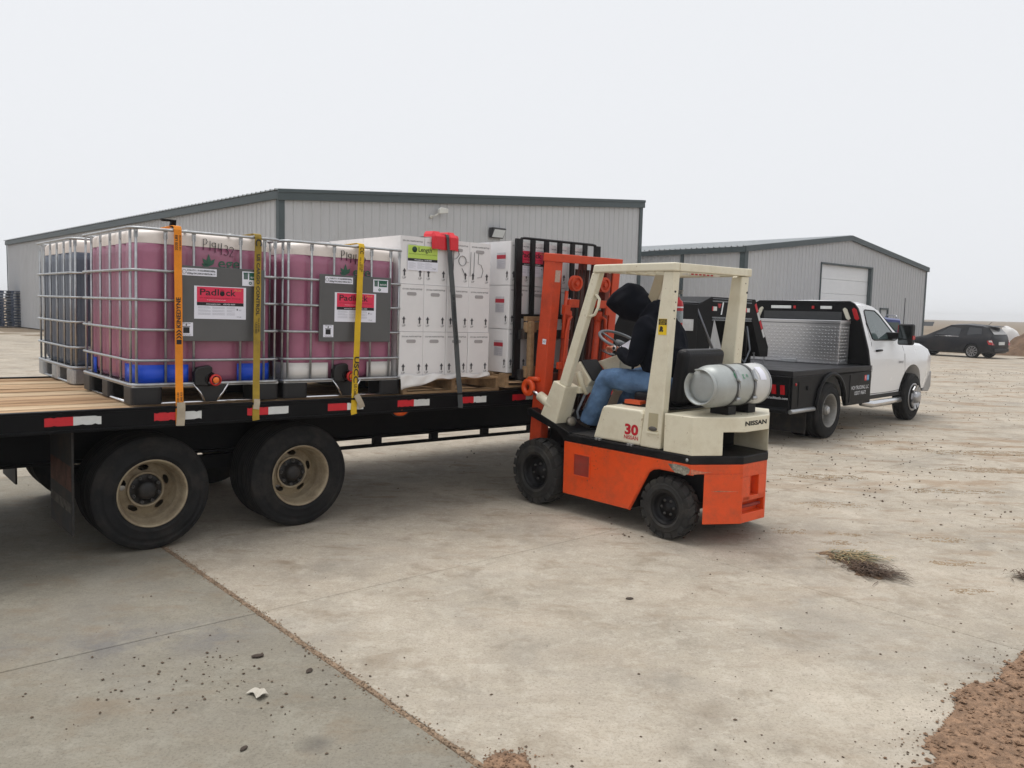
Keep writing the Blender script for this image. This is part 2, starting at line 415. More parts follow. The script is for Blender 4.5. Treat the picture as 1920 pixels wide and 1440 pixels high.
# ------------------------------------------------------------------ metal buildings
WALL = mat('wall_sheet', (184, 185, 187), .55, var=.025, scale=1.0, dirt=(150, 147, 143), damt=.2, dscale=.5)
TRIM = mat('slate_trim', (62, 74, 77), .5, var=.06, scale=3)
ROOF = mat('roof_sheet', (168, 172, 174), .45, var=.05, scale=2)
def ribbed_panel(u0, u1, zb, ztop, name, parent, M, off=0.0):
    """one wall sheet with raised trapezoid ribs every 0.305 m; ztop(u) gives the cut line"""
    pts = [(u0, 0.0)]; P = .3048; k = math.floor(u0/P)-1
    while k*P < u1+P:
        c = k*P+P/2
        for du, h in ((-.045, 0), (-.018, -.032), (.018, -.032), (.045, 0)):
            x = c+du
            if u0+.002 < x < u1-.002: pts.append((x, h))
        k += 1
    pts.append((u1, 0.0)); b = MB(); vs = []
    for x, h in pts: vs += [(x, h+off, zb), (x, h+off, ztop(x))]
    n = len(pts)
    b.add(vs, [(2*i, 2*i+2, 2*i+3, 2*i+1) for i in range(n-1)])
    return b.build(name, WALL, parent, M)
def wall(parent, M, L, ztop, holes=(), zb=0.0):
    """a row of sheets along local x, outside towards local -y; holes = (u0,u1,z0,z1)"""
    cuts = {0.0, L}; x = .9144
    while x < L: cuts.add(round(x, 4)); x += .9144
    for h in holes: cuts.add(h[0]); cuts.add(h[1])
    cs = sorted(cuts)
    for a, c in zip(cs, cs[1:]):
        if c-a < .01: continue
        m = (a+c)/2; hz = [h for h in holes if h[0]-.001 <= m <= h[1]+.001]
        z0 = zb
        if hz: z0 = hz[0][3]
        ribbed_panel(a+.0015, c-.0015, z0, ztop, 'wall_panel', parent, M)

def building_near():
    M = frame((-6.936, 24.6, 0), radians(43))
    t = empty('metal_shed', M, 'large grey ribbed metal shed with dark trim directly behind the loaded trailer', 'building')
    LU, LV, h0, h1 = 16.84, 34.0, 4.97, 6.42
    zt = lambda u: h0+(h1-h0)*u/LU
    wall(t, Matrix.Identity(4), LU, lambda u: zt(u)-.1)
    # left wall: local frame with x along -v .. outside is -u
    Ml = Matrix.Translation((0, LV, 0)) @ Matrix.Rotation(-pi/2, 4, 'Z')
    wall(t, Ml, LV, lambda u: h0-.1)
    b = MB()
    b.box((LU-.02, .02, 0), (LU, LV, h1-.2)); b.box((.02, LV-.02, 0), (LU-.02, LV, h0)); b.build('rear_wall', WALL, t)
    # roof with ribs running up the slope
    vs = []; n = 0; P = .3048; pts = []
    y = -.12
    while y < LV+.1:
        for dy, h in ((0, 0), (.09, 0), (.115, .045), (.15, .045), (.175, 0)): pts.append((y+dy, h))
        y += P
    b = MB()
    for yy, h in pts: vs += [(-.16, yy, zt(-.16)+.03+h), (LU+.12, yy, zt(LU+.12)+.03+h)]
    b.add(vs, [(2*i, 2*i+2, 2*i+3, 2*i+1) for i in range(len(pts)-1)])
    b.build('roof', ROOF, t)
    # eave and rake trims, corner posts
    MB().prism([(-.13, h0-.24), (-.05, h0-.24), (-.05, h0), (-.13, h0)], -.1, LV+.05, 'y').build('eave_trim', TRIM, t, bevel=.01)
    b = MB(); b.prism([(-.13, zt(-.13)-.27), (LU+.1, zt(LU+.1)-.27), (LU+.1, zt(LU+.1)+.03), (-.13, zt(-.13)+.03)], -.13, -.045, 'y')
    b.prism([(-.13, zt(-.13)-.05), (LU+.1, zt(LU+.1)-.05), (LU+.1, zt(LU+.1)+.05), (-.13, zt(-.13)+.05)], -.16, -.125, 'y')
    b.build('rake_trim', TRIM, t, bevel=.008)
    MB().box((-.06, -.06, 0), (.12, -.035, h0-.2)).box((-.06, -.055, 0), (-.035, .14, h0-.2)).build('corner_trim', TRIM, t)
    MB().box((LU-.14, -.06, 0), (LU+.05, -.035, h1-.22)).box((LU+.02, -.055, 0), (LU+.05, .14, h1-.22)).build('corner_trim', TRIM, t)
    MB().box((-.06, LV-.1, 0), (-.035, LV+.05, h0-.2)).build('corner_trim', TRIM, t)
    # wall pack lamp: dark hood with a sloped pale lens
    w = MB(); u, z = 8.42, 4.42
    w.prism([(-.05, z-.19), (-.05, z+.17), (-.3, z+.17), (-.33, z+.13), (-.16, z-.19)], u-.3, u+.3, 'x')
    lamp = w.build('wall_light', mat('lamp_housing', (38, 38, 42), .45), t, bevel=.012)
    q = MB(); q.add([(u-.26, -.322, z+.1), (u+.26, -.322, z+.1), (u+.26, -.175, z-.165), (u-.26, -.175, z-.165),
                     (u-.26, -.337, z+.1), (u+.26, -.337, z+.1), (u+.26, -.19, z-.165), (u-.26, -.19, z-.165)],
                    [(4,5,6,7),(0,1,5,4),(1,2,6,5),(2,3,7,6),(3,0,4,7)])
    q.build('lens', mat('lamp_lens', (206, 212, 216), .25, var=.05), lamp)
    # small white floodlight on a swivel arm
    w = MB(); u, z = 5.75, 4.86
    w.tube([(u-.22, -.02, z-.12), (u-.16, -.14, z-.1), (u-.02, -.2, z)], .025, 8)
    w.lathe([(0, 0), (.07, 0), (.07, .03), (0, .03)], 12, axisM((u-.22, -.02, z-.12), (0, -1, 0)))
    arm = w.build('flood_light', mat('white_fixture', (208, 208, 202), .4), t)
    w = MB(); w.prism([(u-.06, z-.03), (u+.32, z+.03), (u+.32, z+.17), (u+.02, z+.2), (u-.06, z+.12)], -.28, -.16, 'y'); w.build('light_head', mat('white_fixture', (208, 208, 202)), arm, bevel=.02)
building_near()

def building_far():
    M = frame((9.9, 36.0, 0), radians(41))
    t = empty('gabled_shed', M, 'smaller grey gabled metal shed with a white overhead door behind the pickup', 'building')
    LU, LV, he, hp = 18.26, 14.0, 4.6, 5.72
    def zt(u): return he+(hp-he)*(1-abs(u-LU/2)/(LU/2))
    D = (6.47, 11.56, 0.0, 4.24); D2 = (12.85, 13.75, 0.0, 2.2)
    wall(t, Matrix.Identity(4), LU, lambda u: zt(u)-.06, (D, D2))
    wall(t, Matrix.Translation((0, LV, 0)) @ Matrix.Rotation(-pi/2, 4, 'Z'), LV, lambda u: he-.06)
    MB().box((LU-.02, .02, 0), (LU, LV, he-.1)).box((.02, LV-.02, 0), (LU-.02, LV, he)).build('rear_wall', WALL, t)
    for a, c, nm in ((0, LU/2, 'roof'), (LU/2, LU, 'roof')):
        b = MB(); vs = []; pts = []; y = -.15
        while y < LV+.1:
            for dy, h in ((0, 0), (.09, 0), (.115, .045), (.15, .045), (.175, 0)): pts.append((y+dy, h))
            y += .3048
        x0 = a-.15 if a == 0 else a; x1 = c if a == 0 else c+.15
        for yy, h in pts: vs += [(x0, yy, zt(x0)+.03+h), (x1, yy, zt(x1)+.03+h)]
        b.add(vs, [(2*i, 2*i+2, 2*i+3, 2*i+1) for i in range(len(pts)-1)]); b.build('roof', ROOF, t)
    for a, c in ((-.12, LU/2), (LU/2, LU+.12)):
        MB().prism([(a, zt(a)-.2), (c, zt(c)-.2), (c, zt(c)+.05), (a, zt(a)+.05)], -.15, -.045, 'y').build('rake_trim', TRIM, t)
    MB().box((-.15, -.1, he-.22), (-.05, LV, he+.0)).build('eave_trim', TRIM, t)
    MB().box((-.06, -.06, 0), (.2, -.036, he-.12)).box((-.06, -.055, 0), (-.036, .2, he-.12)).build('corner_trim', TRIM, t)
    MB().box((LU-.12, -.06, 0), (LU+.05, -.036, he-.12)).build('corner_trim', TRIM, t)
    MB().box((-.09, 3.2, 0), (-.036, 3.36, he-.2)).build('downpipe', TRIM, t)
    # overhead door: five white sections set back in a dark frame
    white = mat('door_white', (226, 228, 230), .5, var=.03, scale=2)
    dr = MB().box((D[0]-.02, .16, 0), (D[1]+.02, .2, D[3]+.02)).build('overhead_door', white, t)
    for i in range(6):
        z0 = i*D[3]/6
        MB().box((D[0]+.02, .13, z0+.012), (D[1]-.02, .158, z0+D[3]/6-.012)).build('door_section', white, dr, bevel=.006)
    b = MB(); b.box((D[0]-.04, -.05, 0), (D[0]+.02, .2, D[3]+.05)).box((D[1]-.02, -.05, 0), (D[1]+.17, .2, D[3]+.05)).box((D[0]-.04, -.05, D[3]), (D[1]+.17, .2, D[3]+.07))
    b.build('door_frame', TRIM, t)
    MB().box((D2[0]+.06, .02, 0), (D2[1]-.06, .06, D2[3]-.06)).build('walk_door', mat('walk_door_grey', (186, 188, 190), .5), t)
    MB().box((D2[0]-.04, -.045, 0), (D2[0]+.06, .06, D2[3]+.02)).box((D2[1]-.06, -.045, 0), (D2[1]+.04, .06, D2[3]+.02)).box((D2[0]-.04, -.045, D2[3]-.06), (D2[1]+.04, .06, D2[3]+.03)).build('walk_door_frame', TRIM, t)
building_far()
# ------------------------------------------------------------------ shared materials
BLACK = mat('black_paint', (9, 10, 13), .42, var=.2, scale=4, dirt=(30, 29, 30), damt=.3, dscale=5, spec=.13)
BLACK2 = mat('black_steel_dull', (10, 11, 14), .6, var=.25, scale=6, dirt=(42, 38, 35), damt=.35, dscale=4, spec=.15)
RUB = mat('tyre_rubber', (30, 30, 31), .8, var=.2, scale=9, dirt=(74, 69, 63), damt=.4, dscale=5, bump=.15, bscale=80, spec=.2)
GALV = mat('galvanised_steel', (176, 178, 180), .38, .85, var=.14, scale=20, dirt=(120, 118, 114), damt=.35, dscale=14)
CHROME = mat('chrome', (214, 214, 216), .16, 1.0, var=.05)
WOODDECK = mat('deck_plank', (178, 148, 116), .85, var=.42, scale=2.2, dirt=(116, 84, 62), damt=.85, dscale=3.4, bump=.5, bscale=18, streak=(.5, 9, 9), spec=.2)
WOODPAL = mat('pallet_wood', (160, 132, 100), .85, var=.25, scale=4, dirt=(96, 76, 58), damt=.45, dscale=3, bump=.3, bscale=25, streak=(1, 5, 5), spec=.2)
REFRED = mat('reflector_red', (196, 24, 38), .4, var=.08, scale=30)
REFWHT = mat('reflector_white', (212, 214, 212), .35, var=.06, scale=30, dirt=(150, 148, 142), damt=.3)
RED = mat('red_lens', (168, 20, 28), .25, var=.1)
AMBER = mat('amber_lens', (214, 84, 22), .25, var=.2, scale=40)
WHITEP = mat('white_print', (226, 228, 232), .6, var=.03)
BLKP = mat('black_print', (24, 24, 28), .6, var=.05)
GREYP = mat('grey_print', (166, 166, 176), .6, var=.1)
RIMTAN = mat('rim_cream', (158, 144, 120), .5, .25, var=.15, scale=14, dirt=(92, 74, 56), damt=.75, dscale=6)
RIMGREY = mat('rim_grey', (140, 138, 134), .45, .4, var=.12, scale=10, dirt=(80, 70, 60), damt=.45, dscale=8)

def tyre_mesh(R, w, rr, grooves=4, lug=0, n=56):
    """pneumatic tyre about local Z, outer face at z = 0; rr = bead radius; lug>0 adds shoulder blocks"""
    b = MB(); sw = .12*w
    prof = [(rr, .10*w), (rr+.004, .03*w), (rr+(R-rr)*.16, .004), (rr+(R-rr)*.19, -.003), (rr+(R-rr)*.22, -.003), (rr+(R-rr)*.25, .001), (rr+(R-rr)*.48, -.004), (rr+(R-rr)*.55, -.002), (rr+(R-rr)*.57, .002), (rr+(R-rr)*.72, .008), (rr+(R-rr)*.74, .004), (rr+(R-rr)*.8, .012), (R-.016, .07*w), (R-.004, .13*w)]
    cw = w*.74; x = .13*w
    if grooves:
        seg = cw/(grooves+1)
        for g in range(grooves):
            c = .13*w+(g+1)*seg
            prof += [(R, c-.004-.001), (R-.012, c-.003), (R-.012, c+.003), (R, c+.004+.001)]
    prof += [(R-.004, .87*w), (R-.016, .93*w), (rr+(R-rr)*.7, .985*w), (rr+(R-rr)*.35, w), (rr, .9*w)]
    b.lathe(prof, n, smooth=True)
    if lug:
        for k in range(lug):
            for side in (0, 1):
                a = 2*pi*(k+.5*side)/lug; da = 2*pi/lug*.37
                h0, h1 = (.01*w, .47*w) if side == 0 else (.53*w, .99*w)
                sk = .35*2*pi/lug*(1 if side else -1)
                vs = []
                for (aa, h, r0) in ((a-da, h0, R-.012), (a+da, h0, R-.012), (a+da+sk, h1, R-.004), (a-da+sk, h1, R-.004)):
                    hi = R+.011 if abs(h-w/2) < .2*w else R+.001
                    vs += [(cos(aa)*(r0-.03), sin(aa)*(r0-.03), h), (cos(aa)*hi, sin(aa)*hi, h)]
                b.add(vs, [(1,3,5,7),(0,1,3,2),(2,3,5,4),(4,5,7,6),(6,7,1,0),(0,2,4,6)])
    return b
def disc_with_holes(b, r0, r1, z0, z1, holes, hr, hc, ha, n=120, m=8, M=None, phase=0.3):
    """annular disc, cells inside the oval hand holes left out"""
    vs = []; fs = []
    for i in range(m+1):
        r = r0+(r1-r0)*i/m; z = z0+(z1-z0)*i/m
        for k in range(n): a = 2*pi*k/n; vs.append((r*cos(a), r*sin(a), z))
    for i in range(m):
        rc = r0+(r1-r0)*(i+.5)/m
        for k in range(n):
            ac = 2*pi*(k+.5)/n; skip = False
            for q in range(holes):
                d = (ac-phase-2*pi*q/holes+pi) % (2*pi)-pi
                if (d/ha)**2+((rc-hc)/hr)**2 < 1: skip = True
            if not skip: fs.append((i*n+k, i*n+(k+1) % n, (i+1)*n+(k+1) % n, (i+1)*n+k))
    b.add(vs, fs, True, M)

TR = frame((-2.475, 5.340, .9875), .7109, .0104, -.0037)
def build_trailer():
    t = empty('flatbed_trailer', TR, 'black gooseneck flatbed trailer with wooden deck carrying totes and cartons', 'trailer')
    U0, U1 = -3.2, 6.3
    # deck planks
    rnd = random.Random(5)
    pm = []
    for q, (cb, cd) in enumerate((((184, 156, 124), (120, 88, 64)), ((166, 136, 104), (104, 78, 58)), ((190, 168, 138), (136, 104, 78)))):
        pm.append((MB().box((U0, 0, -.045), (U1, .179, 0)).mesh('plank'), mat('deck_plank_%d' % q, cb, .85, var=.45, scale=2.2, dirt=cd, damt=.9, dscale=3.4, bump=.5, bscale=18, streak=(.6, 9, 9), spec=.2)))
    for i in range(13):
        v = -.072+i*.1865
        q = pm[(i*5+i//3) % 3]; o = link('plank', q[0], q[1], t, Matrix.Translation((0, v, rnd.uniform(-.009, .0))))
    # near and far side rails (channel with lip)
    for nm, y0, y1, s in (('side_rail', -.118, -.075, 1), ('side_rail', 2.356, 2.4, -1)):
        b = MB(); b.box((U0, y0, -.13), (U1, y1, .004)); b.box((U0, y0-.006 if s > 0 else y0, -.13), (U1, y1 if s > 0 else y1+.006, -.112)); b.box((U0, y0-.004 if s > 0 else y0, -.012), (U1, y1 if s > 0 else y1+.004, .006))
        b.build(nm, BLACK, t, bevel=.004)
    MB().box((U0-.04, -.118, -.2), (U0-.002, 2.4, .004)).build('rear_bumper', BLACK, t, bevel=.006)
    # reflective tape, red then white
    for k, (a, m, c, z) in enumerate(((-.529, -.372, -.213, -.058), (.104, .262, .411, -.060), (.73, .884, 1.037, -.058), (1.353, 1.515, 1.655, -.058), (1.968, 2.122, 2.275, -.058), (2.598, 2.735, 2.873, -.058), (3.173, 3.332, 3.47, -.058), (3.82, 3.97, 4.13, -.058), (4.45, 4.6, 4.76, -.058))):
        for x0, x1, mm in ((a, m, REFRED), (m, c, REFWHT)):
            # slightly torn edge
            n = 9; top = []; bot = []
            for i in range(n+1):
                x = x0+(x1-x0)*i/n
                top.append((x, z+.027-(.006*rnd.random() if rnd.random() < .25 else 0))); bot.append((x, z-.027+(.007*rnd.random() if rnd.random() < .2 else 0)))
            MB().prism(bot+top[::-1], -.1205, -.1185, 'y').build('reflective_tape', mm, t)
    # frame: two I beams, crossmembers, truss rod under the beam
    for v in (.62, 1.62):
        b = MB(); b.box((U0, v, -.43), (U1+.1, v+.012, -.05)); b.box((U0, v-.06, -.445), (U1+.1, v+.072, -.43)); b.box((U0, v-.06, -.062), (U1+.1, v+.072, -.05))
        b.build('main_beam', BLACK2, t)
    for i in range(16):
        u = U0+.3+i*.58
        MB().box((u, -.07, -.125), (u+.045, .615, -.05)).box((u, .64, -.125), (u+.045, 1.615, -.05)).box((u, 1.64, -.125), (u+.045, 2.35, -.05)).build('crossmember', BLACK2, t)
    tr = MB(); tr.box((1.75, .6, -.532), (5.4, .66, -.51))
    rod = tr.build('truss_rail', BLACK, t)
    for u in (2.2, 2.815, 3.427, 4.04, 4.65, 5.26): MB().box((u, .605, -.51), (u+.078, .65, -.445)).build('truss_post', BLACK, rod)
    MB().box((1.35, .58, -.5), (1.8, .66, -.44)).build('spring_hanger', BLACK2, t)
    # oval amber marker lamp below the rail
    lp = MB(); lp.lathe([(0, -.02), (.078, -.02), (.085, -.004), (.085, .012), (.07, .012)], 28, axisM((2.01, -.086, -.118), (0, -1, 0)) @ Matrix.Diagonal((.62, 1, 1, 1)))
    lo = lp.build('marker_lamp', mat('rubber_grommet', (30, 30, 31), .8), t)
    MB().lathe([(.07, .004), (.066, .02), (.04, .03), (0, .033)], 28, axisM((2.01, -.086, -.118), (0, -1, 0)) @ Matrix.Diagonal((.62, 1, 1, 1))).build('lens', AMBER, lo)
    # axles and dual wheels
    R, w = .389, .205
    tm = tyre_mesh(R, w, .225).mesh('tyre')
    rb = MB()
    rb.lathe([(.214, .03), (.226, .012), (.232, .004), (.227, .0), (.218, .008), (.209, .03), (.203, .05), (.2, .085), (.192, .095), (.189, .13), (.186, .185), (.18, .196)], 64)
    disc_with_holes(rb, .116, .18, .168, .196, 5, .019, .15, .24, n=200, m=16)
    rb.lathe([(.116, .168), (.125, .163), (.124, .153), (.112, .151), (.107, .158), (.107, .25)], 48)
    rim = rb.mesh('wheel')
    hb = MB(); hb.lathe([(.107, .172), (.07, .17), (.063, .13), (.05, .112), (.03, .107), (0, .106)], 40)
    hubm = hb.mesh('hub')
    nutm = MB().lathe([(.0125, .19), (.0125, .15), (.0105, .146), (.008, .146), (.008, .162), (0, .162)], 10).mesh('lug_nut')
    HUBM = mat('hub_black', (20, 20, 22), .5, var=.3, scale=20, dirt=(86, 76, 66), damt=.4, dscale=14)
    NUT = mat('nut_steel', (96, 94, 92), .5, .6, var=.2, scale=60)
    for wi, (u, z) in enumerate(((.1422, -.597), (1.2173, -.586))):
        MB().tube([(u, .2, z), (u, 2.1, z)], .055, 12).build('axle', BLACK2, t)
        for side, v, d, rot in ((0, .0254, 1, .9+1.35*wi), (0, .27, 1, .3), (1, 2.255, -1, .2), (1, 2.01, -1, .8)):
            M = axisM((u, v, z), (0, d, 0)) @ Matrix.Rotation(rot, 4, 'Z')
            W_ = link('wheel', rim, RIMTAN, t, M)
            link('tyre', tm, RUB, W_)
            if v in (.0254, 2.255): 
                link('hub', hubm, HUBM, W_)
                for k in range(8): link('lug_nut', nutm, NUT, W_, Matrix.Translation((.09*cos(2*pi*k/8+.2), .09*sin(2*pi*k/8+.2), 0)))
    b = MB()
    b.box((-.35, .5, -.56), (1.75, .58, -.46)); b.tube([(-.3, .54, -.53), (.14, .54, -.6), (.6, .54, -.5)], .04, 6); b.tube([(.75, .54, -.5), (1.217, .54, -.59), (1.65, .54, -.5)], .04, 6)
    b.build('leaf_springs', BLACK2, t)
    # mud flap behind the rear wheel with worn lettering band
    fl = MB(); fl.box((-.365, -.035, -.8), (-.352, .55, -.14))
    fo = fl.build('mud_flap', mat('flap_rubber', (34, 33, 33), .8, var=.25, scale=7, dirt=(88, 74, 60), damt=.5, dscale=6), t)
    MB().box((-.3668, -.02, -.52), (-.3652, .53, -.36)).build('worn_band', mat('worn_rust_band', (84, 52, 40), .85, var=.5, scale=16, dirt=(44, 38, 34), damt=.9, dscale=10), fo)
    MB().box((-.3668, -.02, -.66), (-.3652, .53, -.6)).build('worn_band', mat('worn_grey_band', (82, 78, 70), .85, var=.5, scale=20, dirt=(36, 34, 33), damt=1.0, dscale=14), fo)
    fl = MB(); fl.box((-.365, 1.78, -.8), (-.352, 2.32, -.14)); fl.build('mud_flap', mat('flap_rubber', (34, 33, 33)), t)
    # gooseneck: riser, neck box, sloped nose, coupler
    DP = mat('tread_strip', (120, 124, 128), .4, .7, var=.25, scale=40)
    g = MB()
    for v in (.86, 1.3):
        g.prism([(5.3, -.44), (6.55, -.44), (7.1, .28), (7.1, .6), (6.95, .9), (6.75, .9), (6.3, -.05), (5.3, -.05)], v, v+.1, 'y')
    g.build('neck_riser', BLACK, t, bevel=.006)
    nk = MB(); nk.prism([(7.06, .3), (7.34, .3), (7.42, .7), (8.28, .7), (8.52, .2), (8.72, .2), (8.72, .34), (8.34, .99), (7.34, .99), (7.06, .88)], .82, 1.44, 'y')
    neck = nk.build('neck', BLACK, t, bevel=.008)
    for z, h in ((.935, .016), (.968, .008), (.722, .02), (.69, .014)):
        MB().box((7.36, .812, z-h/2), (8.24 if z > .8 else 8.26, .8185, z+h/2)).build('trim_strip', DP, neck)
    b = MB()
    for i in range(24):
        u = 7.38+i*.036; b.prism([(u, .698), (u+.012, .698), (u+.03, .712), (u+.018, .712)], .811, .8118, 'y')
    b.build('tread_pattern', DP, neck)
    for u0, u1, mm in ((7.355, 7.375, REFRED), (7.38, 7.455, REFWHT), (8.07, 8.135, REFRED), (8.14, 8.205, REFWHT)):
        MB().box((u0, .815, .81), (u1, .8185, .865)).build('reflective_tape', mm, neck)
    MB().prism([(7.47, .905), (7.55, .905), (7.525, .85), (7.495, .85)], .815, .8185, 'y').build('emblem', mat('emblem_red', (166, 34, 42), .5), neck)
    text('I', .16, FM((7.56, .8165, .835), '-v'), WHITEP, neck, bold=.03, shear=.25, sx=.8)
    text('OR', .16, FM((7.965, .8165, .835), '-v'), WHITEP, neck, bold=.03, shear=.2, sx=.68)
    # striped tape down the sloped nose
    a = Vector((8.335, .816, .93)); c = Vector((8.60, .816, .47))
    for i in range(4):
        p, q = a.lerp(c, i/4+.01), a.lerp(c, (i+1)/4-.01); n = Vector((.018, 0, .011))
        MB().add([p-n, p+n, q+n, q-n, (p-n)+Vector((0,.003,0)), (p+n)+Vector((0,.003,0)), (q+n)+Vector((0,.003,0)), (q-n)+Vector((0,.003,0))], [(0,1,2,3),(4,7,6,5),(0,4,5,1),(1,5,6,2),(2,6,7,3),(3,7,4,0)]).build('reflective_tape', REFRED if i % 2 == 0 else REFWHT, neck)
    MB().tube([(8.62, 1.13, .4), (8.62, 1.13, .06)], .06, 16).lathe([(0, 0), (.085, 0), (.085, .12), (.06, .14)], 20, Matrix.Translation((8.62, 1.13, .03))).build('coupler', BLACK2, t)
    # safety chains and wiring
    for v, u in ((.9, 8.5), (.84, 8.66)):
        ch = MB()
        for i in range(11):
            z = .36-i*.037
            M = Matrix.Translation((u+.006*sin(i*1.7), v, z)) @ Matrix.Rotation(pi/2*(i % 2), 4, 'Z') @ Matrix.Rotation(pi/2, 4, 'X')
            ch.tube([(.011*cos(a), .02*sin(a), 0) for a in [2*pi*k/10 for k in range(10)]], .0045, 6, True, M)
        ch.build('safety_chain', mat('chain_steel', (150, 150, 152), .4, .8, var=.2, scale=30), t)
    MB().tube([(7.9, .85, .7), (8.0, .84, .45), (8.06, .84, .2), (8.2, .85, .12), (8.3, .84, .3), (8.2, .84, .62)], .011, 6).build('wiring_loop', mat('grey_cable', (120, 126, 134), .5), t)
    MB().tube([(8.08, .85, .7), (8.2, .84, .5), (8.22, .84, .2)], .009, 6).build('wiring_loop', mat('black_cable', (30, 30, 32), .5), t)
    # jack leg, its handle and front tool tray between the risers
    b = MB(); b.box((6.4, .3, -.5), (6.55, .44, .1)); b.tube([(6.475, .37, -.5), (6.475, .37, -.8)], .05, 12); b.lathe([(0, -.82), (.12, -.82), (.12, -.8), (0, -.8)], 16, Matrix.Translation((6.475, .37, 0)))
    b.build('jack_leg', BLACK2, t)
    MB().tube([(6.86, .7, .84), (7.42, .7, .08)], .018, 8).build('gas_strut', mat('strut_grey', (104, 106, 112), .35, .6), t)
    tb = MB(); tb.prism([(.62, .15), (1.6, .15), (1.59, .49), (1.40, .86), (.62, .88)], 6.3, 6.8, 'x')
    tray = tb.build('front_toolbox', BLACK, t, bevel=.01)
    MB().box((6.47, .61, .55), (6.7, .617, .69)).build('document_holder', mat('brushed_alloy', (196, 198, 200), .3, .8, var=.2, scale=8), tray)
    MB().tube([(6.6, 1.53, .5), (6.6, 1.62, .52), (6.6, 1.6, .66), (6.6, 1.5, .66)], .01, 6).build('grab_handle', BLACK, tray)
    MB().box((6.78, .84, .9), (7.34, 1.4, .915)).build('tread_step', DP, t)
    return t
build_trailer()
# ------------------------------------------------------------------ liquid totes
HDPE = mat('tank_plastic', (232, 222, 214), .38, var=.05, scale=5)
PINK = mat('tank_plastic_mauve', (156, 93, 118), .3, var=.26, scale=2.2, spec=.6, coat=.15)
DARKL = mat('tank_plastic_slate', (80, 88, 104), .3, var=.2, scale=3, spec=.6, coat=.15)
LBLUE = mat('pad_blue', (20, 78, 210), .35, var=.1, scale=6)
LWHITE = mat('pad_white', (222, 218, 214), .5, var=.06, scale=6)
PLATE = mat('label_plate', (92, 92, 92), .5, .2, var=.06, scale=5)
PALB = mat('pallet_black', (20, 20, 23), .45, var=.2, scale=8)
VALVE = mat('valve_black', (16, 16, 18), .4, var=.2)
CAPR = mat('cap_red', (196, 40, 36), .35, var=.1)
CAPO = mat('cap_orange', (238, 120, 40), .4, var=.1, scale=60)
STK = mat('sticker_white', (232, 232, 242), .5, var=.02)
CRIM = mat('sticker_crimson', (222, 46, 82), .5, var=.04)
GREEN = mat('dark_green_print', (28, 92, 70), .55, var=.1)
EGEG = mat('tank_logo_green', (52, 96, 76), .5, var=.2, scale=12)
MARK = mat('marker_ink', (22, 22, 26), .6, var=.1)
GOLD = mat('gold_print', (214, 170, 86), .5)
DKRED = mat('dark_red_print', (110, 20, 40), .6)

def tank_ring(z, x0, x1, y0, y1, r, uprights_x, uprights_y, amp, n=24):
    """outline of the bottle at one height: rounded rectangle, walls bulging between the cage bars"""
    P = []
    def bul(t, ups):
        if amp == 0: return 0
        d = min(abs(t-u) for u in ups); return -amp*max(0, 1-d/.045)**1
    nx, ny = 28, 34
    for i in range(nx): t = x0+r+(x1-x0-2*r)*i/nx; P.append((t, y0-bul(t, uprights_x), z))
    P += [(x1-r+r*sin(a), y0+r-r*cos(a), z) for a in [pi/2*i/6 for i in range(6)]]
    for i in range(ny): t = y0+r+(y1-y0-2*r)*i/ny; P.append((x1+bul(t, uprights_y), t, z))
    P += [(x1-r+r*cos(a), y1-r+r*sin(a), z) for a in [pi/2*i/6 for i in range(6)]]
    for i in range(nx): t = x1-r-(x1-x0-2*r)*i/nx; P.append((t, y1+bul(t, uprights_x), z))
    P += [(x0+r-r*sin(a), y1-r+r*cos(a), z) for a in [pi/2*i/6 for i in range(6)]]
    for i in range(ny): t = y1-r-(y1-y0-2*r)*i/ny; P.append((x0-bul(t, uprights_y), t, z))
    P += [(x0+r-r*cos(a), y0+r-r*sin(a), z) for a in [pi/2*i/6 for i in range(6)]]
    return P
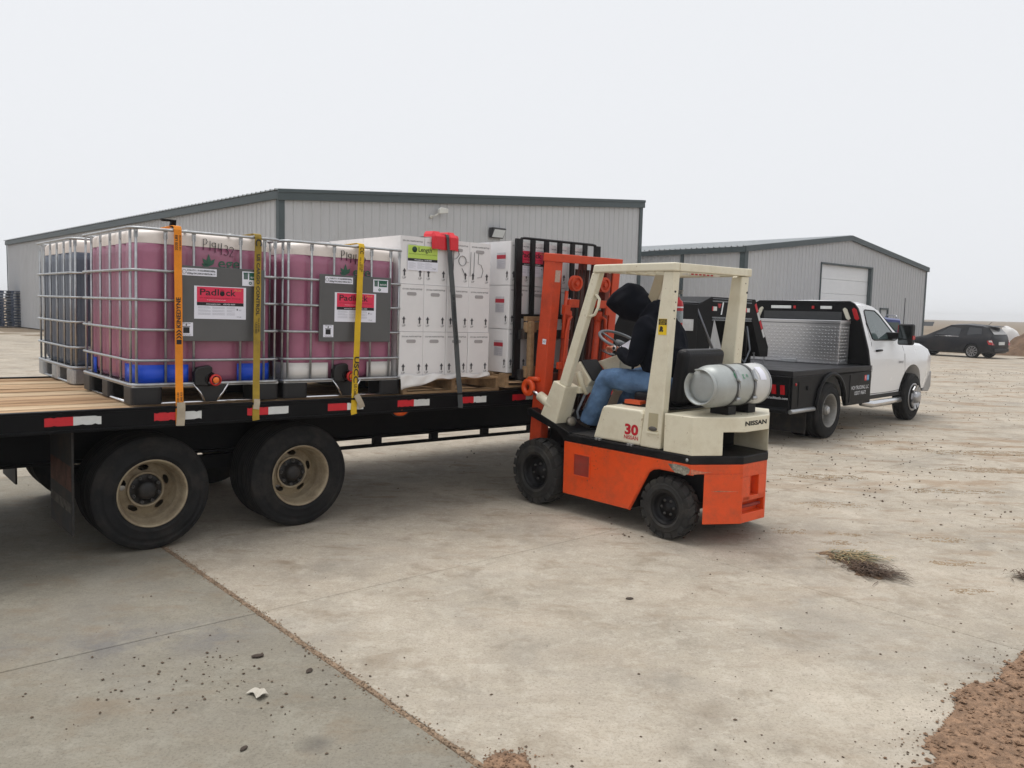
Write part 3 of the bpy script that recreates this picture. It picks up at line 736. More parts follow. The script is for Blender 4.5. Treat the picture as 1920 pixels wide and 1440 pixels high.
def padlock_sticker(parent, M, w, h, tiny=True):
    """white sheet with crimson head, black bar and three columns of fine print; origin at sheet centre"""
    s = sheet(w, h, M, STK, parent, 'product_label')
    Z = lambda x, y, z=.0016: Matrix.Translation((x, y, z))
    sheet(w*.9, h*.465, Z(0, h*.245), CRIM, s, 'label_band', .0008); sheet(w*.9, h*.1, Z(0, -h*.04), BLKP, s, 'label_bar', .0008)
    text('Padl', h*.2, Z(-w*.215, h*.31, .003), BLKP, s, bold=.014, width=w*.36)
    text('ck', h*.2, Z(w*.19, h*.31, .003), BLKP, s, bold=.014, width=w*.19)
    text('PLUS', h*.06, Z(w*.33, h*.4, .003), GOLD, s, width=w*.14, shear=.2)
    # padlock in place of the letter o
    q = MB(); q.lathe([(0, 0), (h*.075, 0), (h*.075, .0006), (0, .0006)], 20); q.tube([(h*.055*cos(a), h*.04+h*.075*sin(a), .0006) for a in [pi*i/8 for i in range(9)]], h*.014, 5, flat=.2)
    q.build('lettering', BLKP, s, Z(w*.03, h*.285, .003))
    text('NEXT GENERATION NITROGEN LOSS CONTROL TECHNOLOGY', h*.03, Z(0, h*.14, .003), DKRED, s, width=w*.8)
    text('for granular and liquid nitrogen', h*.028, Z(-w*.08, h*.085, .003), WHITEP, s, width=w*.36)
    text('www.eceint.com     620-456-4009', h*.045, Z(0, -h*.04, .003), WHITEP, s, width=w*.56, bold=.01)
    b = MB()
    rnd = random.Random(2)
    for cx, cw in ((-w*.31, w*.24), (-w*.04, w*.24), (w*.2, w*.16)):
        for k in range(11):
            if k in (3, 7) : continue
            y = -h*.13-k*h*.024; L = cw*(1 if rnd.random() < .75 else rnd.uniform(.4, .9)); b.box((cx-cw/2, y, .0016), (cx-cw/2+L, y+h*.006, .002))
    b.build('fine_print', GREYP, s)
    text('ege', h*.05, Z(w*.38, -h*.2, .003), GREYP, s); text('2.5  gal', h*.035, Z(w*.36, -h*.42, .003), BLKP, s)
    MB().prism([(-h*.012, -h*.03), (h*.012, -h*.03), (h*.02, 0), (0, h*.035), (-h*.02, 0)], 0, .0006, 'z').build('leaf_mark', BLKP, s, Z(w*.325, -h*.19, .002))
    return s
def ege_logo(parent, M, h, m, name='lettering', full=True):
    o = text('ege', h, M, m, parent, bold=.012, sx=1.1)
    b = MB()
    for a, l in ((90, 1.0), (128, .8), (52, .8), (160, .6)):
        d = radians(a); c, s_ = cos(d), sin(d); L = h*1.15*l; w = h*.2
        b.prism([(0, 0), (c*L*.5-s_*w, s_*L*.5+c*w), (c*L, s_*L), (c*L*.5+s_*w, s_*L*.5-c*w)], 0, .0008, 'z')
    b.build('leaf_mark', m, parent, M @ Matrix.Translation((-h*1.9, -h*.35, 0)))
def tote(name, u, v, label, liquid, pad, code, front=True, dz=0.0):
    W_, D_, H_ = 1.02, 1.22, 1.165
    t = empty(name, TR @ Matrix.Translation((u, v, dz)), label, 'liquid tote', 'caged liquid totes on the trailer')
    ux = (.035, .22, .405, .73, .905, .985) if front else (.035, .24, .45, .66, .85, .985)
    uy = (.06, .28, .52, .76, 1.0, 1.16)
    # pallet: steel runner frame, corner and centre feet
    for (a, c) in ((0, .2), (.82, 1.02)):
        for (e, f) in ((0, .2), (.54, .72), (1.02, 1.22)):
            b = MB(); b.prism(rrect(c-a, f-e, .03, 3, (a+c)/2, (e+f)/2), .008, .122, 'z'); b.build('pallet_foot', PALB if front else GALV, t, bevel=.004)
    b = MB()
    for y in (.02, 1.2): b.tube([(.02, y, .011), (1.0, y, .011)], .011, 8)
    for x in (.02, 1.0): b.tube([(x, .03, .011), (x, 1.19, .011)], .011, 8)
    b.build('pallet_runner', CHROME if front else GALV, t)
    b = MB(); b.box((.005, .005, .122), (1.015, 1.215, .136)); b.tube([(x, y, .139) for x, y in rrect(1.015, 1.215, .05, 4, .51, .61)], .012, 8, True); b.build('pallet_deck', GALV, t)
    # bottle: liquid-filled lower wall and the paler empty shoulder above it
    x0, x1, y0, y1 = .035, .985, .035, 1.185
    lv = 1.068 if front else 1.055
    low = [(.145, .03), (.165, .012), (.2, .0)]+[(.2+(lv-.2)*i/14, 0) for i in range(1, 15)]
    b = MB(); rings = []
    for z, ins in low:
        rings.append(tank_ring(z, x0+ins, x1-ins, y0+ins, y1-ins, .10, ux, uy, .022))
    n = len(rings[0]); vs = [p for r in rings for p in r]
    fs = [(i*n+k, i*n+(k+1) % n, (i+1)*n+(k+1) % n, (i+1)*n+k) for i in range(len(rings)-1) for k in range(n)]
    fs += [tuple(range(n-1, -1, -1)), tuple((len(rings)-1)*n+k for k in range(n))]
    b.add(vs, fs, True)
    liq = b.build('filled_tank', liquid, t)
    b = MB(); rings = []
    for z, ins, r in ((lv+.001, .0, .1), (lv+.03, .0, .1), (1.13, .004, .1), (1.15, .018, .11), (1.158, .04, .12), (1.16, .1, .14)):
        rings.append(tank_ring(z, x0+ins, x1-ins, y0+ins, y1-ins, r, ux, uy, .018 if ins < .01 else 0))
    vs = [p for r in rings for p in r]
    fs = [(i*n+k, i*n+(k+1) % n, (i+1)*n+(k+1) % n, (i+1)*n+k) for i in range(len(rings)-1) for k in range(n)]
    fs += [tuple((len(rings)-1)*n+k for k in range(n))]
    b.add(vs, fs, True); sh = b.build('tank_shoulder', HDPE, t)
    MB().lathe([(0, 1.158), (.1, 1.158), (.1, 1.185), (.085, 1.192), (0, 1.192)], 28, Matrix.Translation((.51, .61, 0))).build('filler_cap', VALVE, sh)
    # cage
    rr = .009
    up = MB().tube([(0, 0, .14), (0, 0, .62), (0, 0, 1.135)], rr, 8, flat=1.0)
    up.box((-.012, -.006, 1.1), (.012, .006, 1.15)); upm = up.mesh('cage_upright')
    for x in ux: link('cage_upright', upm, GALV, t, Matrix.Translation((x, .013, 0)))
    for x in ux[1:-1]: link('cage_upright', upm, GALV, t, Matrix.Translation((x, 1.207, 0)))
    for y in uy: link('cage_upright', upm, GALV, t, Tm(.013, y, 0, pi/2)); link('cage_upright', upm, GALV, t, Tm(1.007, y, 0, pi/2))
    rp = rrect(1.03, 1.23, .075, 5, .51, .61)
    rg = MB().tube([(x, y, 0) for x, y in rp], rr*1.05, 8, True).mesh('cage_ring')
    for z in (.30, .502, .698, .889, 1.158): link('cage_ring', rg, GALV, t, Matrix.Translation((0, 0, z)))
    b = MB()
    for x in (.36, .66): b.tube([(x, .0, 1.163), (x, .61, 1.172), (x, 1.22, 1.163)], .01, 6)
    b.build('top_bar', GALV, t)
    # corner wraps low on the bottle
    def wrap(pts, h0, h1, sk):
        b = MB(); k = len(pts); v_ = []
        for i, (x, y) in enumerate(pts):
            tt = i/(k-1); lo = h0+(sk*(1-tt) if sk else 0)
            v_ += [(x, y, lo), (x, y, h1)]
        b.add(v_, [(2*i, 2*i+2, 2*i+3, 2*i+1) for i in range(k-1)], True)
        o = b.build('corner_pad', pad, t); so = o.modifiers.new('s', 'SOLIDIFY'); so.thickness = .004; so.offset = 0
    if pad:
        e = .031
        wrap([(e, .25), (e, .2), (e, .13)]+[(e+.1-.1*cos(a), e+.1-.1*sin(a)) for a in [pi/2*i/6 for i in range(7)]]+[(.2, e), (.3, e), (.36, e), (.375, e)], .148, .268, .0)
        wrap([(.715, e), (.76, e), (.87, e)]+[(.885+.1*sin(a), e+.1-.1*cos(a)) for a in [pi/2*i/6 for i in range(7)]]+[(1.02-e, .2), (1.02-e, .28)], .148, .27, .0)
        wrap([(e, .96), (e, 1.04), (e, 1.09)]+[(e+.1-.1*cos(a), 1.19-.1+.1*sin(a)) for a in [pi/2*i/6 for i in range(7)]], .148, .262, 0)
    if front:
        # recessed outlet valve with red screw cap, funnel-shaped guard in the pallet
        b = MB(); b.lathe([(.075, .06), (.075, 0), (.055, -.02), (.05, -.07), (.036, -.075), (.036, -.1)], 28, axisM((.505, .06, .17), (0, -1, 0)) @ Matrix.Diagonal((1, 1, -1, 1)))
        vb = b.build('outlet_valve', VALVE, t)
        MB().prism([(.40, .13), (.395, .215), (.415, .25), (.5, .265), (.52, .25), (.52, .215), (.5, .2), (.49, .12)], -.03, .03, 'y').build('valve_handle', VALVE, vb, bevel=.008)
        MB().lathe([(.03, 0), (.04, .001), (.041, .016), (.036, .024), (.03, .024)], 26, axisM((.53, -.045, .165), (0, -1, 0))).build('valve_cap', CAPR, vb)
        MB().lathe([(.022, .0), (.02, .004), (0, .004)], 24, axisM((.53, -.0665, .165), (0, -1, 0))).build('cap_disc', CAPO, vb)
        b = MB(); b.prism([(.4, .15), (.64, .15), (.56, .012), (.47, .012)], .0, .012, 'y'); b.build('valve_guard', PALB, t)
        MB().tube([(.4, -.004, .136), (.445, -.006, .075), (.475, -.006, .02)], .008, 6).build('guard_edge', CHROME, t); MB().tube([(.64, -.004, .136), (.6, -.006, .075), (.56, -.006, .02)], .008, 6).build('guard_edge', CHROME, t)
        # grey plate with stickers
        pl = MB().box((.268, -.021, .43), (.892, -.0155, .935)).build('label_plate', PLATE, t, bevel=.003)
        F = lambda x, z, y=-.0225: FM((x, y, z), '-v')
        padlock_sticker(pl, F(.575, .693), .36, .222)
        s = sheet(.235, .05, F(.43, .895), STK, pl, 'data_label')
        text('31HA1/Y/11 19 /USA/M5082/2000kg', .012, Matrix.Translation((.012, .01, .003)), BLKP, s, width=.19, bold=.015)
        text('2030kg/1041L/60KG/100KPa/1M-1-9', .012, Matrix.Translation((.012, -.011, .003)), BLKP, s, width=.19, bold=.015)
        MB().lathe([(.014, 0), (.014, .0006), (.012, .0006), (.012, 0)], 18).build('lettering', BLKP, s, Matrix.Translation((-.101, 0, .002)))
        s = sheet(.135, .1, F(.795, .868), STK, pl, 'pickup_label')
        sheet(.075, .05, Matrix.Translation((.02, .018, .0014)), GREEN, s, 'label_band', .0006); sheet(.03, .045, Matrix.Translation((-.042, .018, .0014)), mat('grey_green_print', (84, 104, 100), .6, var=.5, scale=90), s, 'label_picture', .0006)
        text('EMPTY IBC PICKUP', .013, Matrix.Translation((0, .036, .003)), GREEN, s, width=.12, bold=.02); text('866.422.2752', .012, Matrix.Translation((.022, .01, .003)), WHITEP, s, width=.06, bold=.02)
        MB().lathe([(.011, 0), (.011, .0006), (.005, .0006), (.005, 0)], 18).build('recycle_mark', GREEN, s, Matrix.Translation((-.01, -.03, .002)))
        s = sheet(.085, .092, F(.345, .51), STK, pl, 'stacking_label')
        sheet(.042, .04, Matrix.Translation((-.002, -.006, .0014)), BLKP, s, 'stack_symbol', .0006); sheet(.05, .004, Matrix.Translation((-.002, .019, .0014)), BLKP, s, 'stack_symbol', .0006)
        MB().prism([(-.009, .031), (-.002, .022), (.005, .031), (0, .031), (0, .036), (-.004, .036), (-.004, .031)], 0, .0006, 'z').build('stack_symbol', BLKP, s, Matrix.Translation((0, 0, .0014)))
        text('255 kg Max', .008, Matrix.Translation((0, .04, .003)), BLKP, s, width=.055); text('During Transport', .008, Matrix.Translation((0, -.038, .003)), BLKP, s, width=.06)
        # logo moulded on the bottle and the number written on it
        ege_logo(liq, FM((.655, .031, .965), '-v'), .075, EGEG)
        k = .062; pen = .0052
        L = {'P': [[(0, 0), (.02, 1.0)], [(-.05, 1.0), (.3, 1.05), (.45, .8), (.3, .55), (.05, .5)]], '1': [[(.1, 1), (.1, 0.1)]],
             '9': [arc(.2, .75, .2, 20, 340, 10), [(.4, .95), (.38, .5), (.34, 0)]], '4': [[(.1, 1), (.05, .5), (.5, .5)], [(.42, 1.05), (.38, -.05)]],
             '3': [arc(.2, .78, .2, 140, -90, 8)+arc(.2, .3, .28, 90, -140, 8)], '2': [arc(.2, .75, .22, 160, -30, 8)+[(.0, .05), (.5, .05)]]}
        x = 0; ln = []
        adv = {'P': .62, '1': .3, '9': .62, '4': .68, '3': .6, '2': .55}
        for i, ch in enumerate(code):
            y0 = -.25*i*.4
            for s_ in L[ch]: ln.append([((x+px)*k, (py+y0)*k*1.15) for px, py in s_])
            x += adv[ch]*1.05
        strokes(ln, pen, FM((.475, .030, 1.05), '-v'), MARK, sh, 'handwriting')
    return t
tote('liquid_tote', 0, 0, 'mauve liquid tote with blue corner pads, nearest on the trailer, under orange strap', PINK, LBLUE, 'P19432')
tote('liquid_tote', 1.053, 0, 'mauve liquid tote with white corner pads, between the blue-padded tote and the cartons', PINK, LWHITE, 'P19432')
tote('liquid_tote', 0.0, 1.56, 'dark slate liquid tote on metal pallet behind the blue-padded tote', DARKL, None, '', front=False)

# ------------------------------------------------------------------ wooden pallets and white cartons
CARD = mat('white_carton', (232, 230, 230), .5, var=.03, scale=5, dirt=(212, 208, 208), damt=.35, dscale=2, bump=.12, bscale=9)
INK = mat('carton_ink', (74, 72, 76), .7, var=.1)
HOLE = mat('hand_hole_shadow', (168, 164, 164), .8, var=.1)
def pallet(M, label, nb=7, L=1.22, W_=1.02, h=.125):
    t = empty('wooden_pallet', M, label, 'pallet', 'wooden pallets under the cartons')
    for i in range(nb):
        y = i*(L-.09)/(nb-1); MB().box((0, y, h-.018), (W_, y+.09, h)).build('top_board', WOODPAL, t, bevel=.002)
    for x in (0, W_/2-.02, W_-.04): MB().box((x, 0.002, .018), (x+.04, L-.002, h-.018)).build('stringer', WOODPAL, t)
    for y in (0, L/2-.05, L-.1): MB().box((0, y, 0), (W_, y+.1, .018)).build('bottom_board', WOODPAL, t)
    return t
CW, CH, CD = .2325, .3856, .300
cart_mesh = {}
def carton(M, label, face=True, side_label=False, swap=False):
    """carton: width along local x, front towards local -y"""
    w, d = (CW, CD) if not swap else (CD, CW)
    key = (swap,)
    if key not in cart_mesh:
        b = MB(); b.prism(rrect(w-.0016, d-.0016, .007, 2, w/2, d/2), .0008, CH-.0012, 'z'); cart_mesh[key] = b.mesh('carton')
    o = link('carton', cart_mesh[key], CARD, None, M); o.matrix_world = M
    tag(o, label, 'carton', 'white bottle cartons')
    if face:
        F = lambda x, z: FM((x, -.0004, z), '-v')
        text('2/2.5 GAL. PLASTIC BOTTLES', .011, F(w/2, CH-.04), INK, o, width=w*.82, bold=.015)
        q = MB(); q.prism(rrect(.092, .028, .0135, 5), -.0004, .001, 'z'); q.build('hand_hole', HOLE, o, F(w/2-.005, CH-.078))
        ar = [(-.007, -.03), (.007, -.03), (.007, .004), (.017, .004), (0, .03), (-.017, .004), (-.007, .004)]
        for x in (.04, w-.04):
            a = MB().prism(ar, .0006, .0012, 'z').build('arrow_mark', INK, o, F(x, .095)); text('UP', .018, F(x, .048), INK, o, width=.032)
    if side_label:
        G = FM((-.0004, d*.42, 0), '-u')
        s = MB().box((-.06, .2, .0006), (.06, .34, .0012)).build('side_label', mat('label_grey', (198, 196, 200), .6, var=.1, scale=60), o, G @ Matrix.Translation((0, -.055, 0)))
        MB().box((-.062, .285, .0012), (.062, .32, .0018)).build('label_band', mat('label_red', (176, 40, 58), .6, var=.1), s)
        b = MB()
        for k in range(14): b.box((-.05, .27-k*.005, .0012), (.05 if k % 4 else .0, .272-k*.005, .0016))
        b.build('fine_print', GREYP, s)
        b = MB().prism([(-.007, -.03), (.007, -.03), (.007, .004), (.017, .004), (0, .03), (-.017, .004), (-.007, .004)], .0006, .0012, 'z').build('arrow_mark', INK, o, FM((-.0004, .04, .095), '-u'))
        text('UP', .018, FM((-.0006, .04, .048), '-u'), INK, o, width=.032)
    return o
ROWN = ('bottom', 'middle', 'top'); COLN = ('leftmost', 'second from left', 'third from left', 'rightmost')
pallet(TR @ Matrix.Translation((2.095, .0, 0)), 'wooden pallet under the front carton stack beside the white-padded tote')
D0 = (2.05, .0)
for r in range(3):
    for c in range(4):
        jx = random.uniform(-.002, .002); jy = random.uniform(-.004, .006)+(.012 if r == 2 else 0)
        o = carton(TR @ Tm(2.048+c*.233+jx, .0+jy, .127+r*.386, random.uniform(-.006, .006)), f'white carton {COLN[c]}, {ROWN[r]} row of the front stack under the grey strap')
        if r == 2 and c == 0:
            # green product sheet stuck over the two left cartons of the top row
            s = sheet(.3, .205, FM((.215, -.004, .215), '-v'), STK, o, 'product_label', .001); Z = lambda x, y: Matrix.Translation((x, y, .0024))
            sheet(.292, .105, Matrix.Translation((-.002, .047, .001)), mat('sheet_lime', (186, 214, 92), .5, var=.03), s, 'label_band', .0008); sheet(.292, .022, Matrix.Translation((-.002, -.017, .001)), BLKP, s, 'label_bar', .0008)
            text('Length', .036, Z(.018, .066), BLKP, s, width=.13, bold=.015); text('NXT', .012, Z(.1, .08), GREEN, s)
            MB().lathe([(0, 0), (.024, 0), (.024, .0006), (0, .0006)], 20).build('round_mark', mat('round_mark_green', (20, 60, 44), .5), s, Z(-.085, .066))
            text('Next Generation Nitrogen Release Enhancement Technology', .008, Z(-.002, .03), BLKP, s, width=.27); text('www.eceint.com   620-456-4009', .011, Z(0, -.017), WHITEP, s, width=.17, bold=.02)
            b = MB(); rnd = random.Random(4)
            for cx in (-.105, -.02, .055):
                for k in range(8): b.box((cx-.035, -.04-k*.0065, .001), (cx+.035*(1 if k % 3 else .4), -.0385-k*.0065, .0014))
            b.build('fine_print', GREYP, s); text('2.5 gal', .01, Z(.11, -.08), BLKP, s)
        if r == 2 and c == 2:
            # handwriting across the two right cartons
            k = .152
            ln = [[(0, -.35), (0, 1)], [(0, 1), (.3, .95), (.38, .65), (.2, .45), (0, .4)], arc(.62, .35, .26, 95, 455, 14), [(.6, -.05), (.85, -.42)], [(.92, .3), (1.08, .3)],
                  [(1.2, .85), (1.18, -.45)], [(1.45, .85), (1.43, -.6)], [(2.05, .8), (1.75, .8), (1.73, .25), (1.95, .2), (2.1, -.1), (2.0, -.45), (1.7, -.5)]]
            strokes([[(x*k, y*k*1.05) for x, y in l] for l in ln], .0045, FM((.06, -.004, .165), '-v'), INK, o, 'handwriting')
for r in range(3):
    for k in range(1, 4):
        carton(TR @ Tm(2.048, k*.301, .127+r*.386), f'white carton, {ROWN[r]} row, {("second", "third", "rearmost")[k-1]} one back along the tote side of the front stack', face=False)
    for c in range(1, 4):
        for k in (3,):
            carton(TR @ Tm(2.048+c*.233, k*.301, .127+r*.386), f'white carton, {ROWN[r]} row, far side of the front stack, {COLN[c]}', face=False)
# stack behind, seen over the second tote
pallet(TR @ Matrix.Translation((2.06, 1.32, 0)), 'wooden pallet under the rear carton stack on the far side of the trailer')
for r in range(3):
    for k in range(4):
        o = carton(TR @ Tm(2.03+.0, 1.32+k*.301, .127+r*.388), f'white carton, {ROWN[r]} row, {("first", "second", "third", "last")[k]} one back in the rear stack, tote side', face=False)
        if k < 2: text('2/2.5 GAL. PLASTIC BOTTLES', .011, FM((-.0012, .15, CH-.04), '-u'), INK, o, width=.2)
    for c in range(1, 4): carton(TR @ Tm(2.03+c*.233, 1.32, .127+r*.388), f'white carton, {ROWN[r]} row, {COLN[c]} in the near face of the rear stack', face=False)
# stack on the forklift: printed faces towards the machine
EX, EY, EZ = 3.10, -.1, .05
pallet(TR @ Matrix.Translation((EX+.0, EY, EZ-.02)), 'wooden pallet under the carton stack carried on the forklift forks')
for r in range(3):
    for c in range(4):
        o = carton(TR @ Tm(EX+.02+c*.2335, EY+.01, EZ+.112+r*.388, random.uniform(-.005, .005)), f'white carton, {COLN[c]} of the {ROWN[r]} row in the stack on the forks', side_label=(c == 0))
        if r == 2 and c == 1: padlock_sticker(o, FM((.02, -.004, .2), '-v'), .36, .23)
    for k in range(1, 4):
        carton(TR @ Tm(EX+.02, EY+.01+k*.301, EZ+.112+r*.388), f'white carton, {ROWN[r]} row, {("second", "third", "rearmost")[k-1]} one back on the open side of the fork load', face=False, side_label=(k == 1))
    for c in range(1, 4):
        carton(TR @ Tm(EX+.02+c*.2335, EY+.01+.301, EZ+.112+r*.388), f'white carton, {ROWN[r]} row, second tier back of the fork load, {COLN[c]}', face=False)

# ------------------------------------------------------------------ straps
def ribbon(path, w, t=.003):
    """webbing following a path in the v-z plane of the trailer; path = (u,v,z)"""
    b = MB(); P = [Vector(p) for p in path]; vs = []
    for i, p in enumerate(P):
        d = (P[min(i+1, len(P)-1)]-P[max(i-1, 0)]).normalized(); s = Vector((1, 0, 0)); s = (s-d*d.dot(s)).normalized(); n = d.cross(s)
        vs += [p-s*w/2-n*t/2, p+s*w/2-n*t/2, p+s*w/2+n*t/2, p-s*w/2+n*t/2]
    k = len(P)
    fs = [(i*4+q, i*4+(q+1) % 4, i*4+4+(q+1) % 4, i*4+4+q) for i in range(k-1) for q in range(4)]+[(0, 3, 2, 1), (k*4-4, k*4-3, k*4-2, k*4-1)]
    return b.add(vs, fs)
def strap(name, label, m, u_top, u_bot, top, w, words, tail=None, extra=None, lean=.104):
    t = empty(name, TR @ Matrix.Translation((0, 0, 0)), label, 'strap', 'tie-down straps over the load')
    sv = lambda z: -.126+(z+.1)/(top+.1)*lean; su = lambda z: u_bot+(u_top-u_bot)*(z+.05)/(top+.05)
    P = [(u_bot, -.127, -.12)]; n = 10
    for i in range(n+1): z = -.1+(top+.1)*i/n; P.append((su(z), sv(z)-.002*sin(i*2.1), z))
    P += [(u_top, -.012, top+.022), (u_top, .02, top+.028), (u_top, .7, top+.016), (u_top, 1.24, top+.012), (u_top, 1.27, top-.02), (u_top, 1.3, .3)]
    w_ = ribbon(P, w).build('webbing', m, t)
    for s, h, z, wd, rot, mm, off in words:
        tilt = math.atan2(u_top-u_bot, top+.05); back = math.atan2(.104, top+.1)
        M = Matrix.Translation((su(z)+off, sv(z)-.0065, z)) @ Matrix.Rotation(-back, 4, 'X') @ FM((0, 0, 0), '-v', rot-tilt)
        text(s, h, M, mm, w_, width=wd, bold=.02)
    if tail: tail(t)
    if extra: extra(t, w_, su, sv)
    return t
ORNG = mat('strap_orange', (236, 142, 22), .7, var=.1, scale=10, dirt=(160, 96, 30), damt=.4, bump=.3, bscale=120)
YELL = mat('strap_dirty_yellow', (164, 136, 44), .75, var=.15, scale=8, dirt=(96, 84, 46), damt=.6, dscale=5, bump=.3, bscale=120)
YEL2 = mat('strap_yellow', (216, 176, 26), .7, var=.1, scale=8, dirt=(140, 112, 36), damt=.4, bump=.3, bscale=120)
GRST = mat('strap_grey', (72, 76, 78), .75, var=.2, scale=8, dirt=(110, 108, 100), damt=.4, bump=.3, bscale=120)
TAIL = mat('strap_tail_cream', (178, 166, 146), .8, var=.12, scale=8, dirt=(120, 106, 88), damt=.5)
def tail1(t):
    ribbon([(.272, -.128, .03), (.272, -.132, -.0), (.27, -.135, -.06), (.266, -.132, -.125)], .054).build('strap_tail', TAIL, t)
def chev(t, w_, su, sv):
    b = MB()
    for i in range(3):
        z = .455+i*.02; b.prism([(-.016, 0), (0, -.014), (.016, 0), (.016, .009), (0, -.005), (-.016, .009)], 0, .0006, 'z', FM((su(z), sv(z)-.006, z), '-v', pi))
    b.box((-.016, -.018, 0), (.016, .012, .0006), FM((su(.43), sv(.43)-.006, .43), '-v')); b.build('chevrons', BLKP, w_)
    # hook standing up over the top rail
    q = MB(); q.prism([(.2, 1.235), (.215, 1.22), (.27, 1.222), (.262, 1.19), (.3, 1.175), (.305, 1.235)], .05, .08, 'y'); q.build('hook', BLACK2, t, bevel=.004)
strap('tie_down_strap', 'bright orange strap over the blue-padded tote with a cream tail', ORNG, .287, .265, 1.165, .05,
      [('KINEDYNE', .028, .62, .2, pi/2, BLKP, 0), ('3335 LBS', .012, .06, .07, pi/2, BLKP, -.01), ('1,500 KG', .012, .06, .07, pi/2, BLKP, .012), ('3335 LBS', .016, 1.08, .1, pi/2, BLKP, -.01), ('USE KINEDYNE', .01, 1.08, .1, pi/2, BLKP, .014)], tail1, chev)
def tail2(t): ribbon([(.795, -.13, .03), (.792, -.136, .0), (.785, -.138, -.04)], .044).build('strap_tail', TAIL, t)
strap('tie_down_strap', 'faded mustard strap over the right side of the blue-padded tote', YELL, .842, .791, 1.16, .05,
      [('US CARGO CONTROL', .024, .83, .43, -pi/2, BLKP, 0), ('WLL 3,333 LBS', .01, .55, .1, -pi/2, BLKP, .01), ('1,512 KG', .012, .53, .08, -pi/2, BLKP, -.008), ('C', .045, 1.125, .05, -pi/2, BLKP, 0)], tail2)
def tail3(t): ribbon([(1.585, -.13, .03), (1.60, -.14, .0), (1.62, -.144, -.04), (1.632, -.142, -.07)], .05).build('strap_tail', TAIL, t)
strap('tie_down_strap', 'clean yellow strap over the white-padded tote', YEL2, 1.672, 1.572, 1.16, .05,
      [('USCC', .04, .22, .2, -pi/2, BLKP, 0), ('US CARGO', .024, .05, .12, -pi/2, BLKP, 0), ('WLL 3,333 LBS', .01, 1.03, .1, -pi/2, BLKP, -.008), ('CC', .03, 1.13, .05, -pi/2, BLKP, 0), ('1,512 KG', .014, 1.0, .06, -pi/2, BLKP, .008)], tail3)
strap('tie_down_strap', 'worn grey strap slanting over the front carton stack', GRST, 2.495, 2.588, 1.30, .05,
      [('US CARGO CONTROL', .022, .62, .42, -pi/2, BLKP, .0)], lean=.102)
def protector():
    t = bpy.data.objects.new('edge_protector', None); M = TR @ Matrix.Translation((2.338, -.006, 0)); COL.objects.link(t); t.matrix_world = M
    tag(t, 'bright red plastic edge protector under the grey strap on the top carton edge', 'edge protector')
    REDP = mat('protector_red', (214, 32, 46), .4, var=.08, scale=6)
    # ribbed vee: ridges either side of the strap channel
    prof = [(0, 0), (.018, .028), (.075, .028), (.088, .006), (.155, .006), (.168, .03), (.22, .03), (.235, .01), (.262, .004), (.27, 0)]
    b = MB(); vs = []
    for u, h in prof: vs += [(u, -h-.004, 1.195+.003*sin(u*40)), (u, -h*1.05-.004, 1.30), (u, .005, 1.318+h*.9), (u, .12, 1.322+h*.9), (u, .12, 1.30), (u, .006, 1.298), (u, .0, 1.2)]
    n = 7
    for i in range(len(prof)-1):
        for k in range(n): b.add([vs[i*n+k], vs[(i+1)*n+k], vs[(i+1)*n+(k+1) % n], vs[i*n+(k+1) % n]], [(0, 1, 2, 3)])
    b.add(vs[:n], [tuple(range(n))]); b.add(vs[-n:], [tuple(range(n))])
    b.build('corner_shell', REDP, t)
protector()
def film():
    """loose shrink wrap hanging from the pallet edge of the front stack"""
    b = MB()
    def f(i, j):
        u = 2.05+.93*i; z = .16-.035*j-.085*j*max(0, 1-i*2.2)+.008*sin(i*21); return (u, -.012-.03*j*(1-.5*i)-.006*sin(i*31+j*4), z)
    b.grid(f, 36, 6); o = b.build('shrink_wrap', mat('shrink_film', (222, 218, 214), .22, var=.06, scale=8), None, TR)
    so = o.modifiers.new('s', 'SOLIDIFY'); so.thickness = .0015
    tag(o, 'loose white shrink wrap sagging over the edge of the front pallet', 'shrink wrap')
film()
# ------------------------------------------------------------------ forklift (local x = rearwards, y = to its right, z up)
KF = frame((.224, 7.03, 0), radians(-48.6))
ORF = mat('forklift_orange', (230, 80, 24), .42, var=.08, scale=3, dirt=(150, 76, 48), damt=.5, dscale=7, coat=.1, chips=(130, 74, 52))
CRM = mat('forklift_cream', (226, 219, 196), .4, var=.05, scale=3, dirt=(180, 166, 136), damt=.42, dscale=6, coat=.15, chips=(164, 142, 110))
MASTO = mat('mast_orange', (210, 70, 30), .5, var=.12, scale=4, dirt=(96, 42, 30), damt=.55, dscale=4)
MASTI = mat('mast_inner_brown', (110, 46, 34), .55, var=.3, scale=6, dirt=(44, 30, 28), damt=.7, dscale=5, streak=(3, 3, .5))  # dark streaky brown for the pieces inside the mast
FBLK = mat('forklift_black', (14, 14, 17), .45, var=.2, scale=6, dirt=(50, 46, 43), damt=.35, dscale=6, spec=.25)
WORN = mat('worn_black_steel', (44, 42, 42), .6, .2, var=.4, scale=10, dirt=(112, 104, 96), damt=.6, dscale=8, streak=(3, 3, .6))
SEAT = mat('seat_vinyl', (22, 22, 26), .45, spec=.3, var=.15, scale=6, bump=.2, bscale=50)
